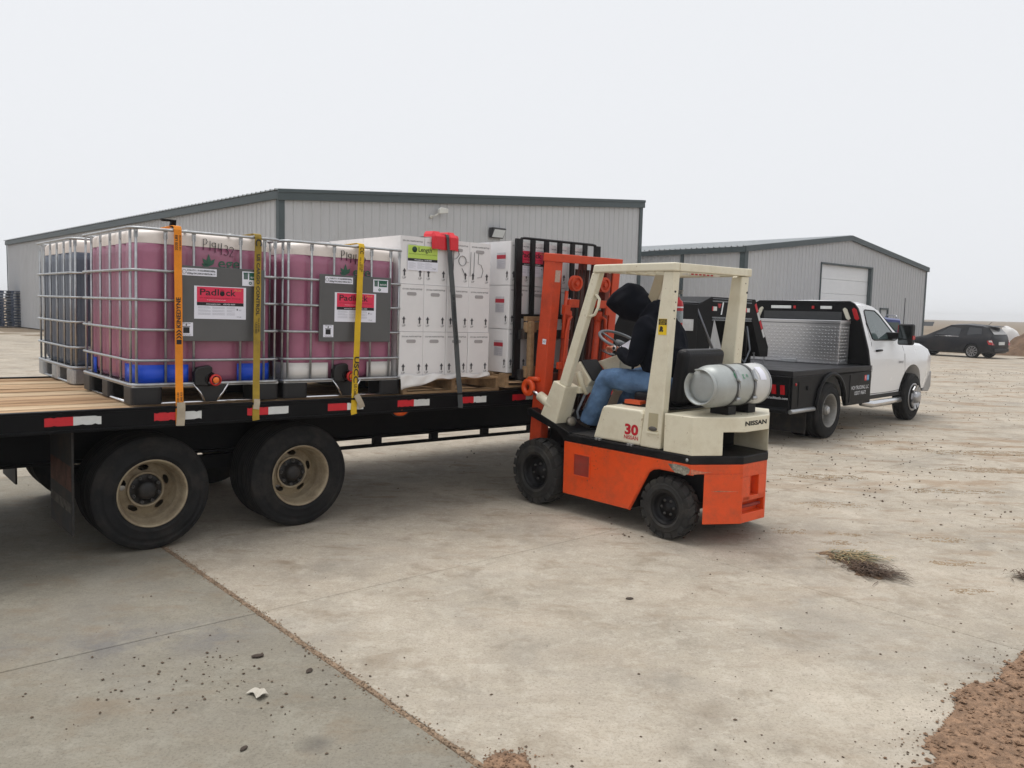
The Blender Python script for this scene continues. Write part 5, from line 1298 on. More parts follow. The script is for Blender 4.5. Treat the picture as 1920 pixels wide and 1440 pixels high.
def person():
    t = empty('person', KF @ Matrix.Translation((0, 0, 0)), 'person in black hooded sweatshirt and blue jeans seated in the forklift, head bowed', 'person')
    SKIN = mat('skin', (196, 128, 100), .5, var=.08, scale=20)
    CLOTH = mat('black_fleece', (13, 16, 25), .95, var=.15, scale=14, bump=.5, bscale=18, spec=.15)
    DENIM = mat('denim', (92, 120, 154), .85, var=.26, scale=9, dirt=(62, 86, 118), damt=.5, dscale=5, bump=.7, bscale=22, spec=.2)
    BOOT = mat('boot_leather', (42, 36, 32), .7, var=.3, scale=12, dirt=(96, 84, 70), damt=.5)
    C = .53
    # ---- body (one surface): legs, torso, head, arms; hands with five fingers
    N = {'pel': ((.98, C, 1.12), .13), 'ab': ((.95, C, 1.3), .12), 'ch': ((.86, C, 1.5), .13), 'nk': ((.74, C, 1.63), .055), 'hd': ((.60, C, 1.74), .09), 'fc': ((.50, C, 1.68), .07)}
    E_ = [('pel', 'ab'), ('ab', 'ch'), ('ch', 'nk'), ('nk', 'hd'), ('hd', 'fc')]
    arms = {}
    for s, k in ((-1, 'l'), (1, 'r')):
        sh = (.83, C+s*.19, 1.55); el = (.80, C+s*.25, 1.27) if s < 0 else (.78, C+.26, 1.28); wr = (.565, C+s*.17, 1.375) if s < 0 else (.56, C+.12, 1.38)
        N.update({k+'sh': (sh, .06), k+'el': (el, .043), k+'wr': (wr, .03), k+'hip': ((.93, C+s*.1, 1.1), .1), k+'kn': ((.50, C+s*.2, 1.125), .065), k+'an': ((.285, C+s*.2, .76), .045)})
        E_ += [('ch', k+'sh'), (k+'sh', k+'el'), (k+'el', k+'wr'), ('pel', k+'hip'), (k+'hip', k+'kn'), (k+'kn', k+'an')]
        arms[k] = wr
    vs, fs = skin_to_mesh(N, E_, 'pel')
    b = MB(); b.add(vs, fs, True)
    # hands: palm chain plus separate bent fingers
    for s, k in ((-1, 'l'), (1, 'r')):
        w = Vector(arms[k]); fw = Vector((-1, -s*.25, .12)).normalized(); sd = Vector((0, s, 0)); sd = (sd-fw*fw.dot(sd)).normalized(); dn = fw.cross(sd)*(-s); dn = dn if dn.z < 0 else -dn
        palm = {'a': (tuple(w), (.03, .022)), 'b': (tuple(w+fw*.045), (.04, .02)), 'c': (tuple(w+fw*.085), (.04, .016))}
        v2, f2 = skin_to_mesh(palm, [('a', 'b'), ('b', 'c')], 'a'); b.add(v2, f2, True)
        for q, (off, L) in enumerate(((-.03, .062), (-.010, .075), (.011, .07), (.031, .055))):
            p0 = w+fw*.075+sd*off; p1 = p0+fw*L*.5+dn*.006; p2 = p1+fw*L*.22+dn*L*.38; p3 = p2-fw*L*.2+dn*L*.3
            v2, f2 = skin_to_mesh({'a': (tuple(p0), .0095), 'b': (tuple(p1), .009), 'c': (tuple(p2), .0082), 'd': (tuple(p3), .007)}, [('a', 'b'), ('b', 'c'), ('c', 'd')], 'a'); b.add(v2, f2, True)
        p0 = w+fw*.02-sd*.03; p1 = p0-sd*.02+fw*.03+dn*.01; p2 = p1+fw*.03+sd*.008+dn*.012; p3 = p2+fw*.022+sd*.012
        v2, f2 = skin_to_mesh({'a': (tuple(p0), .012), 'b': (tuple(p1), .011), 'c': (tuple(p2), .0095), 'd': (tuple(p3), .008)}, [('a', 'b'), ('b', 'c'), ('c', 'd')], 'a'); b.add(v2, f2, True)
    # nose, ears and brow inside the hood
    b.tube([(.47, C, 1.72), (.425, C, 1.675), (.44, C, 1.66)], [.008, .016, .01], 8)
    for s in (-1, 1): b.tube([(.63, C+s*.085, 1.75), (.60, C+s*.095, 1.73), (.61, C+s*.085, 1.69)], [.012, .016, .01], 8); b.tube([(.462, C+s*.035, 1.725), (.455, C+s*.034, 1.723)], .01, 8)
    body = b.build('body', SKIN, t)
    # ---- sweatshirt: torso, sleeves and raised hood as one cloth surface
    H = {'hem': ((.98, C, 1.09), (.17, .2)), 'ab': ((.95, C, 1.24), (.2, .21)), 'ch': ((.88, C, 1.44), (.2, .22)), 'up': ((.83, C, 1.57), (.15, .19)), 'nk': ((.745, C, 1.66), (.1, .11))}
    HE = [('hem', 'ab'), ('ab', 'ch'), ('ch', 'up'), ('up', 'nk')]
    for s, k in ((-1, 'l'), (1, 'r')):
        wr = Vector(arms[k]); el = (.815, C+s*.25, 1.265)
        H.update({k+'s': ((.84, C+s*.19, 1.555), .085), k+'m': ((.83, C+s*.235, 1.41), .078), k+'e': (el, .07), k+'f': (tuple(Vector(el).lerp(wr, .55)), .058), k+'w': (tuple(wr+Vector((.015, 0, -.003))), .044)})
        HE += [('up', k+'s'), (k+'s', k+'m'), (k+'m', k+'e'), (k+'e', k+'f'), (k+'f', k+'w')]
    vs, fs = skin_to_mesh(H, HE, 'ch'); h = MB(); h.add(vs, fs, True)
    # hood: side outline swept across the head, narrowing to both sides
    prof = [(.30, 1.735), (.335, 1.712), (.42, 1.665), (.49, 1.62), (.60, 1.60), (.74, 1.63), (.80, 1.68), (.785, 1.75), (.742, 1.793), (.695, 1.836), (.64, 1.882), (.584, 1.922), (.533, 1.926), (.478, 1.913), (.434, 1.892), (.378, 1.838), (.35, 1.81), (.308, 1.77)]
    pc = (.58, 1.76); rings = []
    for k in range(9):
        w = -1+2*k/8; q = max(.05, (1-abs(w)**2.6))**.5
        rings += [(pc[0]+(x-pc[0])*q, C+w*.135, pc[1]+(z-pc[1])*q) for x, z in prof]
    m_ = len(prof); h.add(rings, [(i*m_+k, i*m_+(k+1) % m_, (i+1)*m_+(k+1) % m_, (i+1)*m_+k) for i in range(8) for k in range(m_)]+[tuple(range(m_)), tuple(8*m_+k for k in range(m_))], True)
    h.tube([(.86, C, 1.55), (.84, C, 1.64), (.77, C, 1.70)], [.12, .13, .12], 12)
    me = h.mesh('sweatshirt'); o = link('sweatshirt', me, CLOTH, t)
    r = o.modifiers.new('rm', 'REMESH'); r.mode = 'VOXEL'; r.voxel_size = .011; r.use_smooth_shade = True
    tx = bpy.data.textures.new('folds', 'CLOUDS'); tx.noise_scale = .13; tx.noise_depth = 1
    d = o.modifiers.new('d', 'DISPLACE'); d.texture = tx; d.strength = .03; d.mid_level = .5
    sm = o.modifiers.new('sm', 'SMOOTH'); sm.iterations = 5; sm.factor = .5
    # ---- jeans
    h = MB(); h.tube([(1.06, C, 1.2), (1.0, C, 1.14), (.96, C, 1.09), (.9, C, 1.08)], [.13, .16, .165, .1], 16)
    for s in (-1, 1):
        y = C+s*.2
        h.tube([(1.0, C+s*.08, 1.1), (.90, C+s*.12, 1.105), (.72, C+s*.17, 1.12), (.57, y, 1.13), (.495, y, 1.125), (.45, y, 1.06), (.415, y, .96), (.36, y, .86), (.315, y, .79), (.29, y, .735)], [.1, .105, .096, .088, .085, .084, .08, .078, .077, .082], 16)
    me = h.mesh('jeans'); o = link('jeans', me, DENIM, t)
    r = o.modifiers.new('rm', 'REMESH'); r.mode = 'VOXEL'; r.voxel_size = .010; r.use_smooth_shade = True
    tx = bpy.data.textures.new('folds2', 'CLOUDS'); tx.noise_scale = .07; tx.noise_depth = 2
    d = o.modifiers.new('d', 'DISPLACE'); d.texture = tx; d.strength = .022; d.mid_level = .5
    sm = o.modifiers.new('sm', 'SMOOTH'); sm.iterations = 2
    # ---- boots flat on the floor plate
    for s in (-1, 1):
        y = C+s*.2; b = MB(); b.tube([(.30, y, .80), (.295, y, .73)], .058, 12)
        def boot(i, j):
            a = 2*pi*i; x = .345-j*.315; w = .045+.012*sin(pi*min(1, j*1.15)); hh = .075-.03*j if j > .25 else .085
            if j > .93: w *= .6; hh *= .7
            return (x, y+cos(a)*w, .672+hh*.5+sin(a)*hh*.5)
        b.grid(boot, 14, 12, True, None, closeu=True); b.build('boot', BOOT, t)
        MB().prism([(.345, .668), (.02, .668), (.015, .682), (.345, .685)], y-.055, y+.055, 'y').build('boot_sole', FBLK, t)
    # ---- watch, phone, folded paper on the knee, collar tag
    w = Vector(arms['l']); d = (w-Vector((.80, .28, 1.27))).normalized()
    MB().lathe([(.037, -.012), (.04, -.012), (.04, .012), (.037, .012)], 20, axisM(w-d*.004, d), closed=True).build('watch_strap', FBLK, t)
    MB().lathe([(0, 0), (.019, 0), (.021, .004), (.019, .011), (0, .011)], 20, axisM(w-d*.004+Vector((0, -.038, .006)), (0, -1, .15))).build('watch_case', mat('watch_white', (206, 208, 210), .3, .4), t)
    MB().lathe([(0, 0), (.015, 0), (0, .001)], 20, axisM(w-d*.004+Vector((0, -.0495, .008)), (0, -1, .15))).build('watch_dial', FBLK, t)
    MB().box((-.07, -.035, -.004), (.07, .035, .004), Matrix.Translation((.40, .42, 1.335)) @ Matrix.Rotation(radians(18), 4, 'Y')).build('phone', mat('phone_black', (14, 14, 16), .2), t, bevel=.003)
    MB().box((-.1, -.07, 0), (.1, .07, .0015), Matrix.Translation((.62, .5, 1.40)) @ Matrix.Rotation(radians(8), 4, 'Y') @ Matrix.Rotation(radians(25), 4, 'X')).build('paper', STK, t)
person()
# ------------------------------------------------------------------ pickup with black flatbed (local x forward, y to its left, z up)
SF = frame((4.408, 11.358, 0), radians(45.0))
WHT = mat('truck_white', (226, 227, 229), .25, var=.02, scale=2, coat=.5, dirt=(200, 196, 188), damt=.12, dscale=2)
GLASS = mat('car_glass', (70, 84, 84), .08, var=.15, scale=2, spec=.8)
PLAST = mat('black_plastic', (16, 16, 19), .5, var=.1, spec=.25)
def diamond_mat():
    m = bpy.data.materials.new('diamond_plate'); m.use_nodes = True; nt = m.node_tree; N = nt.nodes; L = nt.links; b = N['Principled BSDF']
    b.inputs['Base Color'].default_value = lin((196, 196, 198)); b.inputs['Metallic'].default_value = .9; b.inputs['Roughness'].default_value = .28
    MATS['diamond_plate'] = m; return m
diamond_mat()
def body_loft(secs, vc):
    """closed body from cross-sections: list of (u, [(halfwidth, z) from sill to roof centre])"""
    b = MB(); n = len(secs[0][1]); vs = []; ring = 2*n
    for u, pr in secs:
        du = [p[2] if len(p) > 2 else 0 for p in pr]
        vs += [(u+d, vc-p[0], p[1]) for p, d in zip(pr, du)]+[(u+d, vc+p[0], p[1]) for p, d in zip(reversed(pr), reversed(du))]
    m = len(secs)
    fs = [(i*ring+k, i*ring+(k+1) % ring, (i+1)*ring+(k+1) % ring, (i+1)*ring+k) for i in range(m-1) for k in range(ring)]
    fs += [tuple(range(ring-1, -1, -1)), tuple((m-1)*ring+k for k in range(ring))]
    return b.add(vs, fs, True)
def build_truck():
    VC = 1.1; mir = lambda v: 2*VC-v
    t = empty('pickup_truck', SF, 'white dual-wheel pickup truck with black flatbed hitched to the trailer', 'pickup truck')
    # ---- flatbed
    DK = mat('bed_deck', (22, 23, 28), .45, var=.2, scale=5, dirt=(60, 57, 54), damt=.35, dscale=3, spec=.25)
    MB().box((-1.15, .0, .90), (1.36, 2.2, .975)).build('bed_deck', DK, t, bevel=.008)
    archp = [(.42*cos(a), .42*sin(a)) for a in [pi*i/12 for i in range(13)]]
    for y0, y1 in ((.0, .04), (2.16, 2.2)):
        poly = [(-1.15, .46), (-.46, .46)]+[(-.02-.46*cos(a), .44+.46*sin(a)) for a in [pi*i/14 for i in range(1, 14)]]+[(.5, .42), (1.36, .42), (1.36, .899), (-1.15, .899)]
        sk = MB().prism(poly, y0, y1, 'y').build('bed_skirt', BLACK, t, bevel=.006)
        if y0 == 0:
            f = MB()
            pp = [(-.02-.46*cos(a), .44+.46*sin(a)) for a in [pi*i/18 for i in range(0, 19)]]
            f.tube([(x, -.02, z) for x, z in pp], .03, 8, flat=.7); f.build('fender_flare', BLACK, sk)
            MB().box((-.98, -.006, .5), (-.62, -.001, .83)).build('box_door', BLACK, sk, bevel=.002); MB().lathe([(0, 0), (.03, 0), (.03, .012), (0, .012)], 16, FM((-.74, -.006, .74), '-v')).build('door_latch', BLACK2, sk)
            MB().box((.6, -.006, .46), (1.26, -.001, .86)).build('box_door', BLACK, sk, bevel=.002)
            MB().lathe([(0, 0), (.022, 0), (.018, .01), (0, .012)], 14, FM((-1.06, 0, .8), '-v')).build('side_marker', RED, sk)
            text('HCH TRUCKING, LLC', .055, FM((.96, -.0075, .665), '-v'), WHITEP, sk, width=.6, sx=1); text('USDOT 1965675', .055, FM((.97, -.0075, .585), '-v'), WHITEP, sk, width=.4)
            for x, c in ((1.1, (206, 60, 58)), (1.18, (64, 150, 200))):
                MB().box((x, -.0085, .76), (x+.075, -.0065, .84)).build('decal', mat('decal_%d' % c[0], c, .5), sk)
            text('R', .05, FM((1.137, -.0095, .8), '-v'), WHITEP, sk); text('S', .05, FM((1.217, -.0095, .8), '-v'), WHITEP, sk)
    tl = MB().box((-1.2, .02, .46), (-1.152, 2.18, .9)).build('tail_panel', BLACK, t, bevel=.006)
    for v in (.1, .22, mir(.1), mir(.22)):
        MB().prism([(v-.03, .67), (v+.03, .67), (v+.04, .79), (v-.02, .79)], -1.212, -1.201, 'x').build('tail_lamp', RED, tl)
    MB().prism([(.30, .66), (.36, .66), (.37, .76), (.31, .76)], -1.212, -1.201, 'x').build('reverse_lamp', REFWHT, tl)
    text('cmtruckbeds.com', .035, FM((-1.2025, .2, .62), '-u'), WHITEP, tl, width=.34)
    MB().tube([(-1.18, .0, .45), (-.5, .0, .45)], .03, 8).build('lower_rail', GALV, t)
    MB().tube([(-1.2, .03, .46), (-1.2, 2.17, .46)], .04, 8).build('rear_bar', BLACK, t)
    fl = mat('flap_rubber', (34, 33, 33))
    for y0, y1 in ((.1, .62), (1.58, 2.1)): MB().box((-.52, y0, .1), (-.505, y1, .48)).build('mud_flap', fl, t)
    MB().box((-1.1, .75, .46), (3.9, .86, .62)).box((-1.1, 1.34, .46), (3.9, 1.45, .62)).build('chassis_rails', BLACK2, t)
    # ---- headache rack with lamps
    rk = MB(); out = [(0.0, .976), (.04, 1.2)]+[(.20, 1.74), (.235, 1.82), (.29, 1.89), (.36, 1.925)]; out += [(mir(v), z) for v, z in reversed(out)]
    inn = [(.42, 1.56), (.44, 1.74), (mir(.44), 1.74), (mir(.42), 1.56)]
    rk.prism(out, 1.27, 1.33, 'x'); rack = rk.build('headache_rack', BLACK, t, bevel=.012)
    MB().box((1.262, .46, 1.60), (1.269, mir(.46), 1.76)).build('rear_window_grille', mat('grille_dark', (44, 46, 48), .5, var=.2, scale=20), rack)
    for v, r in ((.56, .0), (.97, 0), (1.43, 0)): pass
    for v0, v1, mm in ((.62, .80, REFWHT), (1.28, 1.62, REFWHT), (.9, .94, RED), (1.2, 1.24, RED)): MB().box((1.255, v0, 1.80), (1.269, v1, 1.845)).build('rack_lamp', mm, rack, bevel=.004)
    for s in (0, 1):
        a = (lambda v: v) if s == 0 else mir
        for v, mm, tilt in ((.385, mat('lamp_cream', (196, 192, 176), .3, var=.06), .06), (.25, RED, .05)):
            b = MB(); w = .033; v = a(v); sg = 1 if s == 0 else -1
            b.prism([(v+tilt*sg*k+x, z) for x, z, k in ((-w, 1.66, -.5), (0, 1.635, -.6), (w, 1.66, -.5), (w, 1.80, .5), (0, 1.825, .6), (-w, 1.80, .5))], 1.25, 1.269, 'x'); b.build('rack_lamp', mm, rack, bevel=.004)
    # ---- diamond plate tool box with individually raised treads
    X0, X1, Y0, Y1, Z0, Z1 = .86, 1.2, .30, 1.72, .978, 1.63
    tb = MB().box((X0, Y0, Z0), (X1, Y1, Z1-.05)).build('tool_box', MATS['diamond_plate'], t, bevel=.006)
    MB().box((X0-.012, Y0-.012, Z1-.05), (X1+.0, Y1+.012, Z1)).build('box_lid', MATS['diamond_plate'], tb, bevel=.006)
    b = MB(); p = .048
    def lug(b, M, s):
        b.add([(-.022, 0, 0), (0, .0085, .0), (.022, 0, 0), (0, -.0085, 0), (0, 0, .009)], [(0, 1, 4), (1, 2, 4), (2, 3, 4), (3, 0, 4)], True, M @ Matrix.Rotation(s, 4, 'Z'))
    i = 0
    y = Y0+.02
    while y < Y1-.015:
        z = Z0+.02; j = 0
        while z < Z1-.06:
            lug(b, FM((X0-.0004, y, z), '-u'), radians(45 if (i+j) % 2 else -45)); z += p; j += 1
        y += p; i += 1
    i = 0; x = X0+.02
    while x < X1-.015:
        z = Z0+.02; j = 0
        while z < Z1-.06: lug(b, FM((x, Y0-.0004, z), '-v'), radians(45 if (i+j) % 2 else -45)); z += p; j += 1
        x += p; i += 1
    tag(b.build('tread_lugs', MATS['diamond_plate'], tb), kind='stuff')
    MB().box((X0-.02, .95, Z0+.0), (X0-.002, 1.2, Z0+.05)).build('box_latch', GALV, tb, bevel=.004); MB().box((X0+.04, Y0-.016, Z0+.02), (X0+.2, Y0-.001, Z0+.06)).build('box_foot', GALV, tb, bevel=.004)
    # ---- cab and nose
    def S(sill, mid, belt, roof, top):
        return [(.86, .46), (sill, .50), (mid, .85), (mid-.005, 1.12), (belt, 1.30), roof, top]
    secs = [(1.44, [(.86, .46), (.97, .50), (1.0, .85), (.995, 1.12), (.965, 1.32), (.75, 1.86), (.55, 1.915), (.0, 1.93)]),
            (1.60, [(.86, .46), (.985, .50), (1.01, .85), (1.005, 1.12), (.975, 1.32), (.77, 1.87), (.56, 1.93), (.0, 1.945)]),
            (2.05, [(.86, .46), (.99, .50), (1.015, .85), (1.01, 1.12), (.975, 1.32), (.765, 1.86), (.56, 1.92), (.0, 1.94)]),
            (2.25, [(.86, .46), (.99, .50), (1.015, .85), (1.01, 1.12), (.975, 1.32), (.785, 1.80), (.56, 1.86), (.0, 1.88)]),
            (2.65, [(.86, .46), (.99, .50), (1.015, .85), (1.01, 1.12), (.97, 1.31), (.885, 1.50), (.6, 1.56), (.0, 1.59)]),
            (3.0, [(.86, .46), (.99, .50), (1.015, .85), (1.01, 1.12), (.965, 1.28), (.93, 1.325), (.6, 1.36), (.0, 1.37)]),
            (3.3, [(.86, .46), (.99, .50), (1.03, .85), (1.02, 1.10), (.965, 1.25), (.90, 1.29), (.6, 1.325), (.0, 1.33)]),
            (3.9, [(.86, .46), (.98, .50), (1.02, .85), (1.01, 1.08), (.95, 1.22), (.88, 1.26), (.6, 1.29), (.0, 1.30)]),
            (4.22, [(.80, .46), (.93, .50), (.98, .80), (.97, 1.05), (.92, 1.16), (.84, 1.20), (.6, 1.23), (.0, 1.24)]),
            (4.36, [(.70, .50), (.84, .54), (.90, .78), (.89, .98), (.84, 1.08), (.76, 1.12), (.5, 1.14), (.0, 1.15)])]
    bd = body_loft(secs, VC).build('cab', WHT, t)
    cut = []
    for y in (-.2, 1.75):
        c = MB(); c.prism([(3.25+.5*cos(a)+.02, .40+.53*sin(a)) for a in [2*pi*i/28 for i in range(28)]], y, y+.65, 'y'); cut.append(c.build('cut', WHT, t))
    apply_boolean(bd, cut)
    for p in bd.data.polygons: p.use_smooth = True
    bd.data.set_sharp_from_angle(angle=radians(28))
    MB().box((2.7, .42, .5), (3.9, .46, 1.1)).box((2.7, mir(.46), .5), (3.9, mir(.42), 1.1)).box((2.72, .46, .95), (3.78, mir(.46), 1.0)).build('wheel_well', PLAST, t)
    # glass and pillars on the near side: panels lying on the tapered upper body
    def side_pt(u, z, e=.004, s=0):
        # interpolate half width between belt and roof line of the sections
        def hw(pr, z):
            for a, c in zip(pr, pr[1:]):
                if a[1] <= z <= c[1] and c[1] > a[1]: return a[0]+(c[0]-a[0])*(z-a[1])/(c[1]-a[1])
            return pr[-3][0]
        us = [q[0] for q in secs]
        for i in range(len(us)-1):
            if us[i] <= u <= us[i+1]:
                f = (u-us[i])/(us[i+1]-us[i]); h = hw(secs[i][1], z)*(1-f)+hw(secs[i+1][1], z)*f; break
        v = VC-h-e
        return (u, v if s == 0 else mir(v), z)
    for s in (0, 1):
        ol = [(1.66, 1.36), (1.62, 1.60), (1.66, 1.78), (1.72, 1.80), (2.08, 1.79), (2.22, 1.72), (2.62, 1.40), (2.66, 1.345), (2.55, 1.335), (1.72, 1.345)]
        cu, cz = 2.05, 1.52
        b = MB(); inner = [side_pt(cu+(u-cu)*.5, cz+(z-cz)*.5, .006, s) for u, z in ol]; ou = [side_pt(u, z, .006, s) for u, z in ol]; c = side_pt(cu, cz, .006, s); n = len(ol)
        b.add(ou+inner+[c], [(i, (i+1) % n, n+(i+1) % n, n+i) for i in range(n)]+[(n+i, n+(i+1) % n, 2*n) for i in range(n)], True); b.build('side_window', GLASS, bd)
        b = MB(); b.tube([side_pt(u, z, .004, s) for u, z in ol], .011, 6, True); b.build('window_seal', PLAST, bd)
        # door shut lines
        b = MB()
        for pts in ([(1.60, .52), (1.60, .9), (1.59, 1.3), (1.6, 1.6)], [(2.92, .60), (2.95, .8), (2.9, 1.1), (2.84, 1.30)], [(1.6, .52), (2.4, .515), (2.85, .53), (2.92, .6)]):
            b.tube([side_pt(u, z, .0, s) for u, z in pts], .005, 5)
        b.build('door_seam', PLAST, bd)
        if s == 0:
            hd = MB().tube([side_pt(1.72, 1.18, .02), side_pt(1.8, 1.185, .032), side_pt(1.92, 1.185, .02)], .018, 8).build('door_handle', PLAST, bd)
            text('2500 HD', .035, FM((2.75, VC-1.018, .98), '-v'), mat('badge_grey', (120, 120, 124), .4), bd, width=.2, bold=.03)
            b = MB(); p = [side_pt(u, .475, .02) for u in (1.45, 1.6, 2.6, 2.82)]
            b.tube([(1.42, .16, .40), (1.6, .06, .37), (2.7, .06, .37), (2.86, .14, .40)], .055, 12, flat=.75); b.build('step_bar', CHROME, t)
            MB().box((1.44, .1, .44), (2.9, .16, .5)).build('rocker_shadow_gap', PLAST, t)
    # windscreen
    b = MB(); b.add([(2.27, .36, 1.82), (2.27, 1.84, 1.82), (2.97, 2.0, 1.38), (2.97, .2, 1.38)], [(0, 1, 2, 3)])
    b.v = [(x+.012, y, z+.012) for x, y, z in b.v]; b.build('windscreen', GLASS, bd)
    # towing mirror
    m_ = MB().box((2.28, -.22, 1.27), (2.42, .0, 1.60)).build('mirror', PLAST, bd, bevel=.03, seg=3)
    MB().box((2.272, -.2, 1.37), (2.279, -.02, 1.57)).build('mirror_glass', mat('mirror_glass', (90, 96, 98), .06, .9), m_); MB().box((2.272, -.2, 1.29), (2.279, -.02, 1.355)).build('mirror_glass', mat('mirror_glass', (90, 96, 98)), m_)
    MB().tube([(2.4, .12, 1.40), (2.36, -.02, 1.42)], .05, 8).box((2.3, .0, 1.36), (2.52, .2, 1.46)).build('mirror_arm', PLAST, m_, bevel=.01)
    MB().box((2.3, -.228, 1.36), (2.4, -.2205, 1.42)).build('mirror_lamp', RED, m_)
    # front lamp corner, bumper, far mirror, antenna
    MB().prism([(4.02, .80), (4.33, .78), (4.34, .50), (4.24, .42), (3.98, .44)], .13, 2.07, 'y').build('bumper', mat('bumper_grey', (150, 150, 152), .35, .4), t, bevel=.02)
    MB().prism([(4.15, .84), (4.38, .82), (4.375, 1.02), (4.2, 1.06)], .17, .5, 'y').build('headlamp', mat('headlamp_glass', (190, 194, 198), .1, spec=.8), bd, bevel=.01)
    MB().box((4.34, .5, .7), (4.40, 1.7, 1.06)).build('grille', PLAST, bd, bevel=.01)
    MB().box((2.28, 2.2, 1.3), (2.4, 2.4, 1.58)).build('mirror', PLAST, bd, bevel=.03)
    MB().tube([(3.12, .22, 1.28), (3.12, .22, 2.02)], .006, 6).build('antenna', PLAST, bd)
    # ---- wheels
    R, w = .392, .225
    tm = tyre_mesh(R, w, .225, 3, 0).mesh('tyre')
    rb = MB(); rb.lathe([(.215, .03), (.228, .012), (.235, .004), (.23, .0), (.22, .008), (.21, .03), (.2, .06), (.19, .1), (.185, .15)], 48); disc_with_holes(rb, .07, .185, .16, .15, 8, .018, .15, .2, n=96); rb.lathe([(.07, .16), (.07, .05), (.06, .03), (.03, .026), (0, .026)], 32)
    rimr = rb.mesh('wheel')
    fb = MB(); fb.lathe([(.215, .03), (.23, .008), (.232, .0), (.22, -.004), (.2, .0)], 48)
    for k in range(8):
        a = 2*pi*k/8
        fb.prism([(.07, -.035), (.2, -.05), (.2, .05), (.07, .035)], 0, .02, 'z', Matrix.Rotation(a, 4, 'Z') @ Matrix.Translation((0, 0, -.01)) @ Matrix.Rotation(radians(12), 4, 'Y'))
    fb.lathe([(.1, -.0), (.095, -.06), (.085, -.09), (.05, -.1), (.0, -.1)], 32); rimf = fb.mesh('wheel')
    blk = MB().lathe([(.2, .06), (.0, .06)], 32).mesh('brake')
    for (u, v, d, f) in ((0, 0, 1, 0), (0, .26, 1, 0), (0, 2.2, -1, 0), (0, 1.94, -1, 0), (3.25, .03, 1, 1), (3.25, 2.17, -1, 1)):
        M = axisM((u, v, R-.004), (0, d, 0)) @ Matrix.Rotation(u+v, 4, 'Z')
        W_ = link('wheel', rimf if f else rimr, mat('alloy_silver', (168, 168, 170), .3, .7, var=.1) if f else RIMGREY, t, M); link('tyre', tm, RUB, W_)
        if f: link('brake_disc', blk, PLAST, W_)
        elif v == 0: MB().lathe([(.052, .024), (.052, .02), (.03, .018), (0, .018)], 24).build('hub_cap', GALV, W_)
    MB().tube([(0, .3, .39), (0, 1.9, .39)], .06, 10).lathe([(0, -.15), (.12, -.12), (.15, 0), (.12, .12), (0, .15)], 16, axisM((0, 1.1, .39), (0, 1, 0))).build('rear_axle', BLACK2, t)
build_truck()
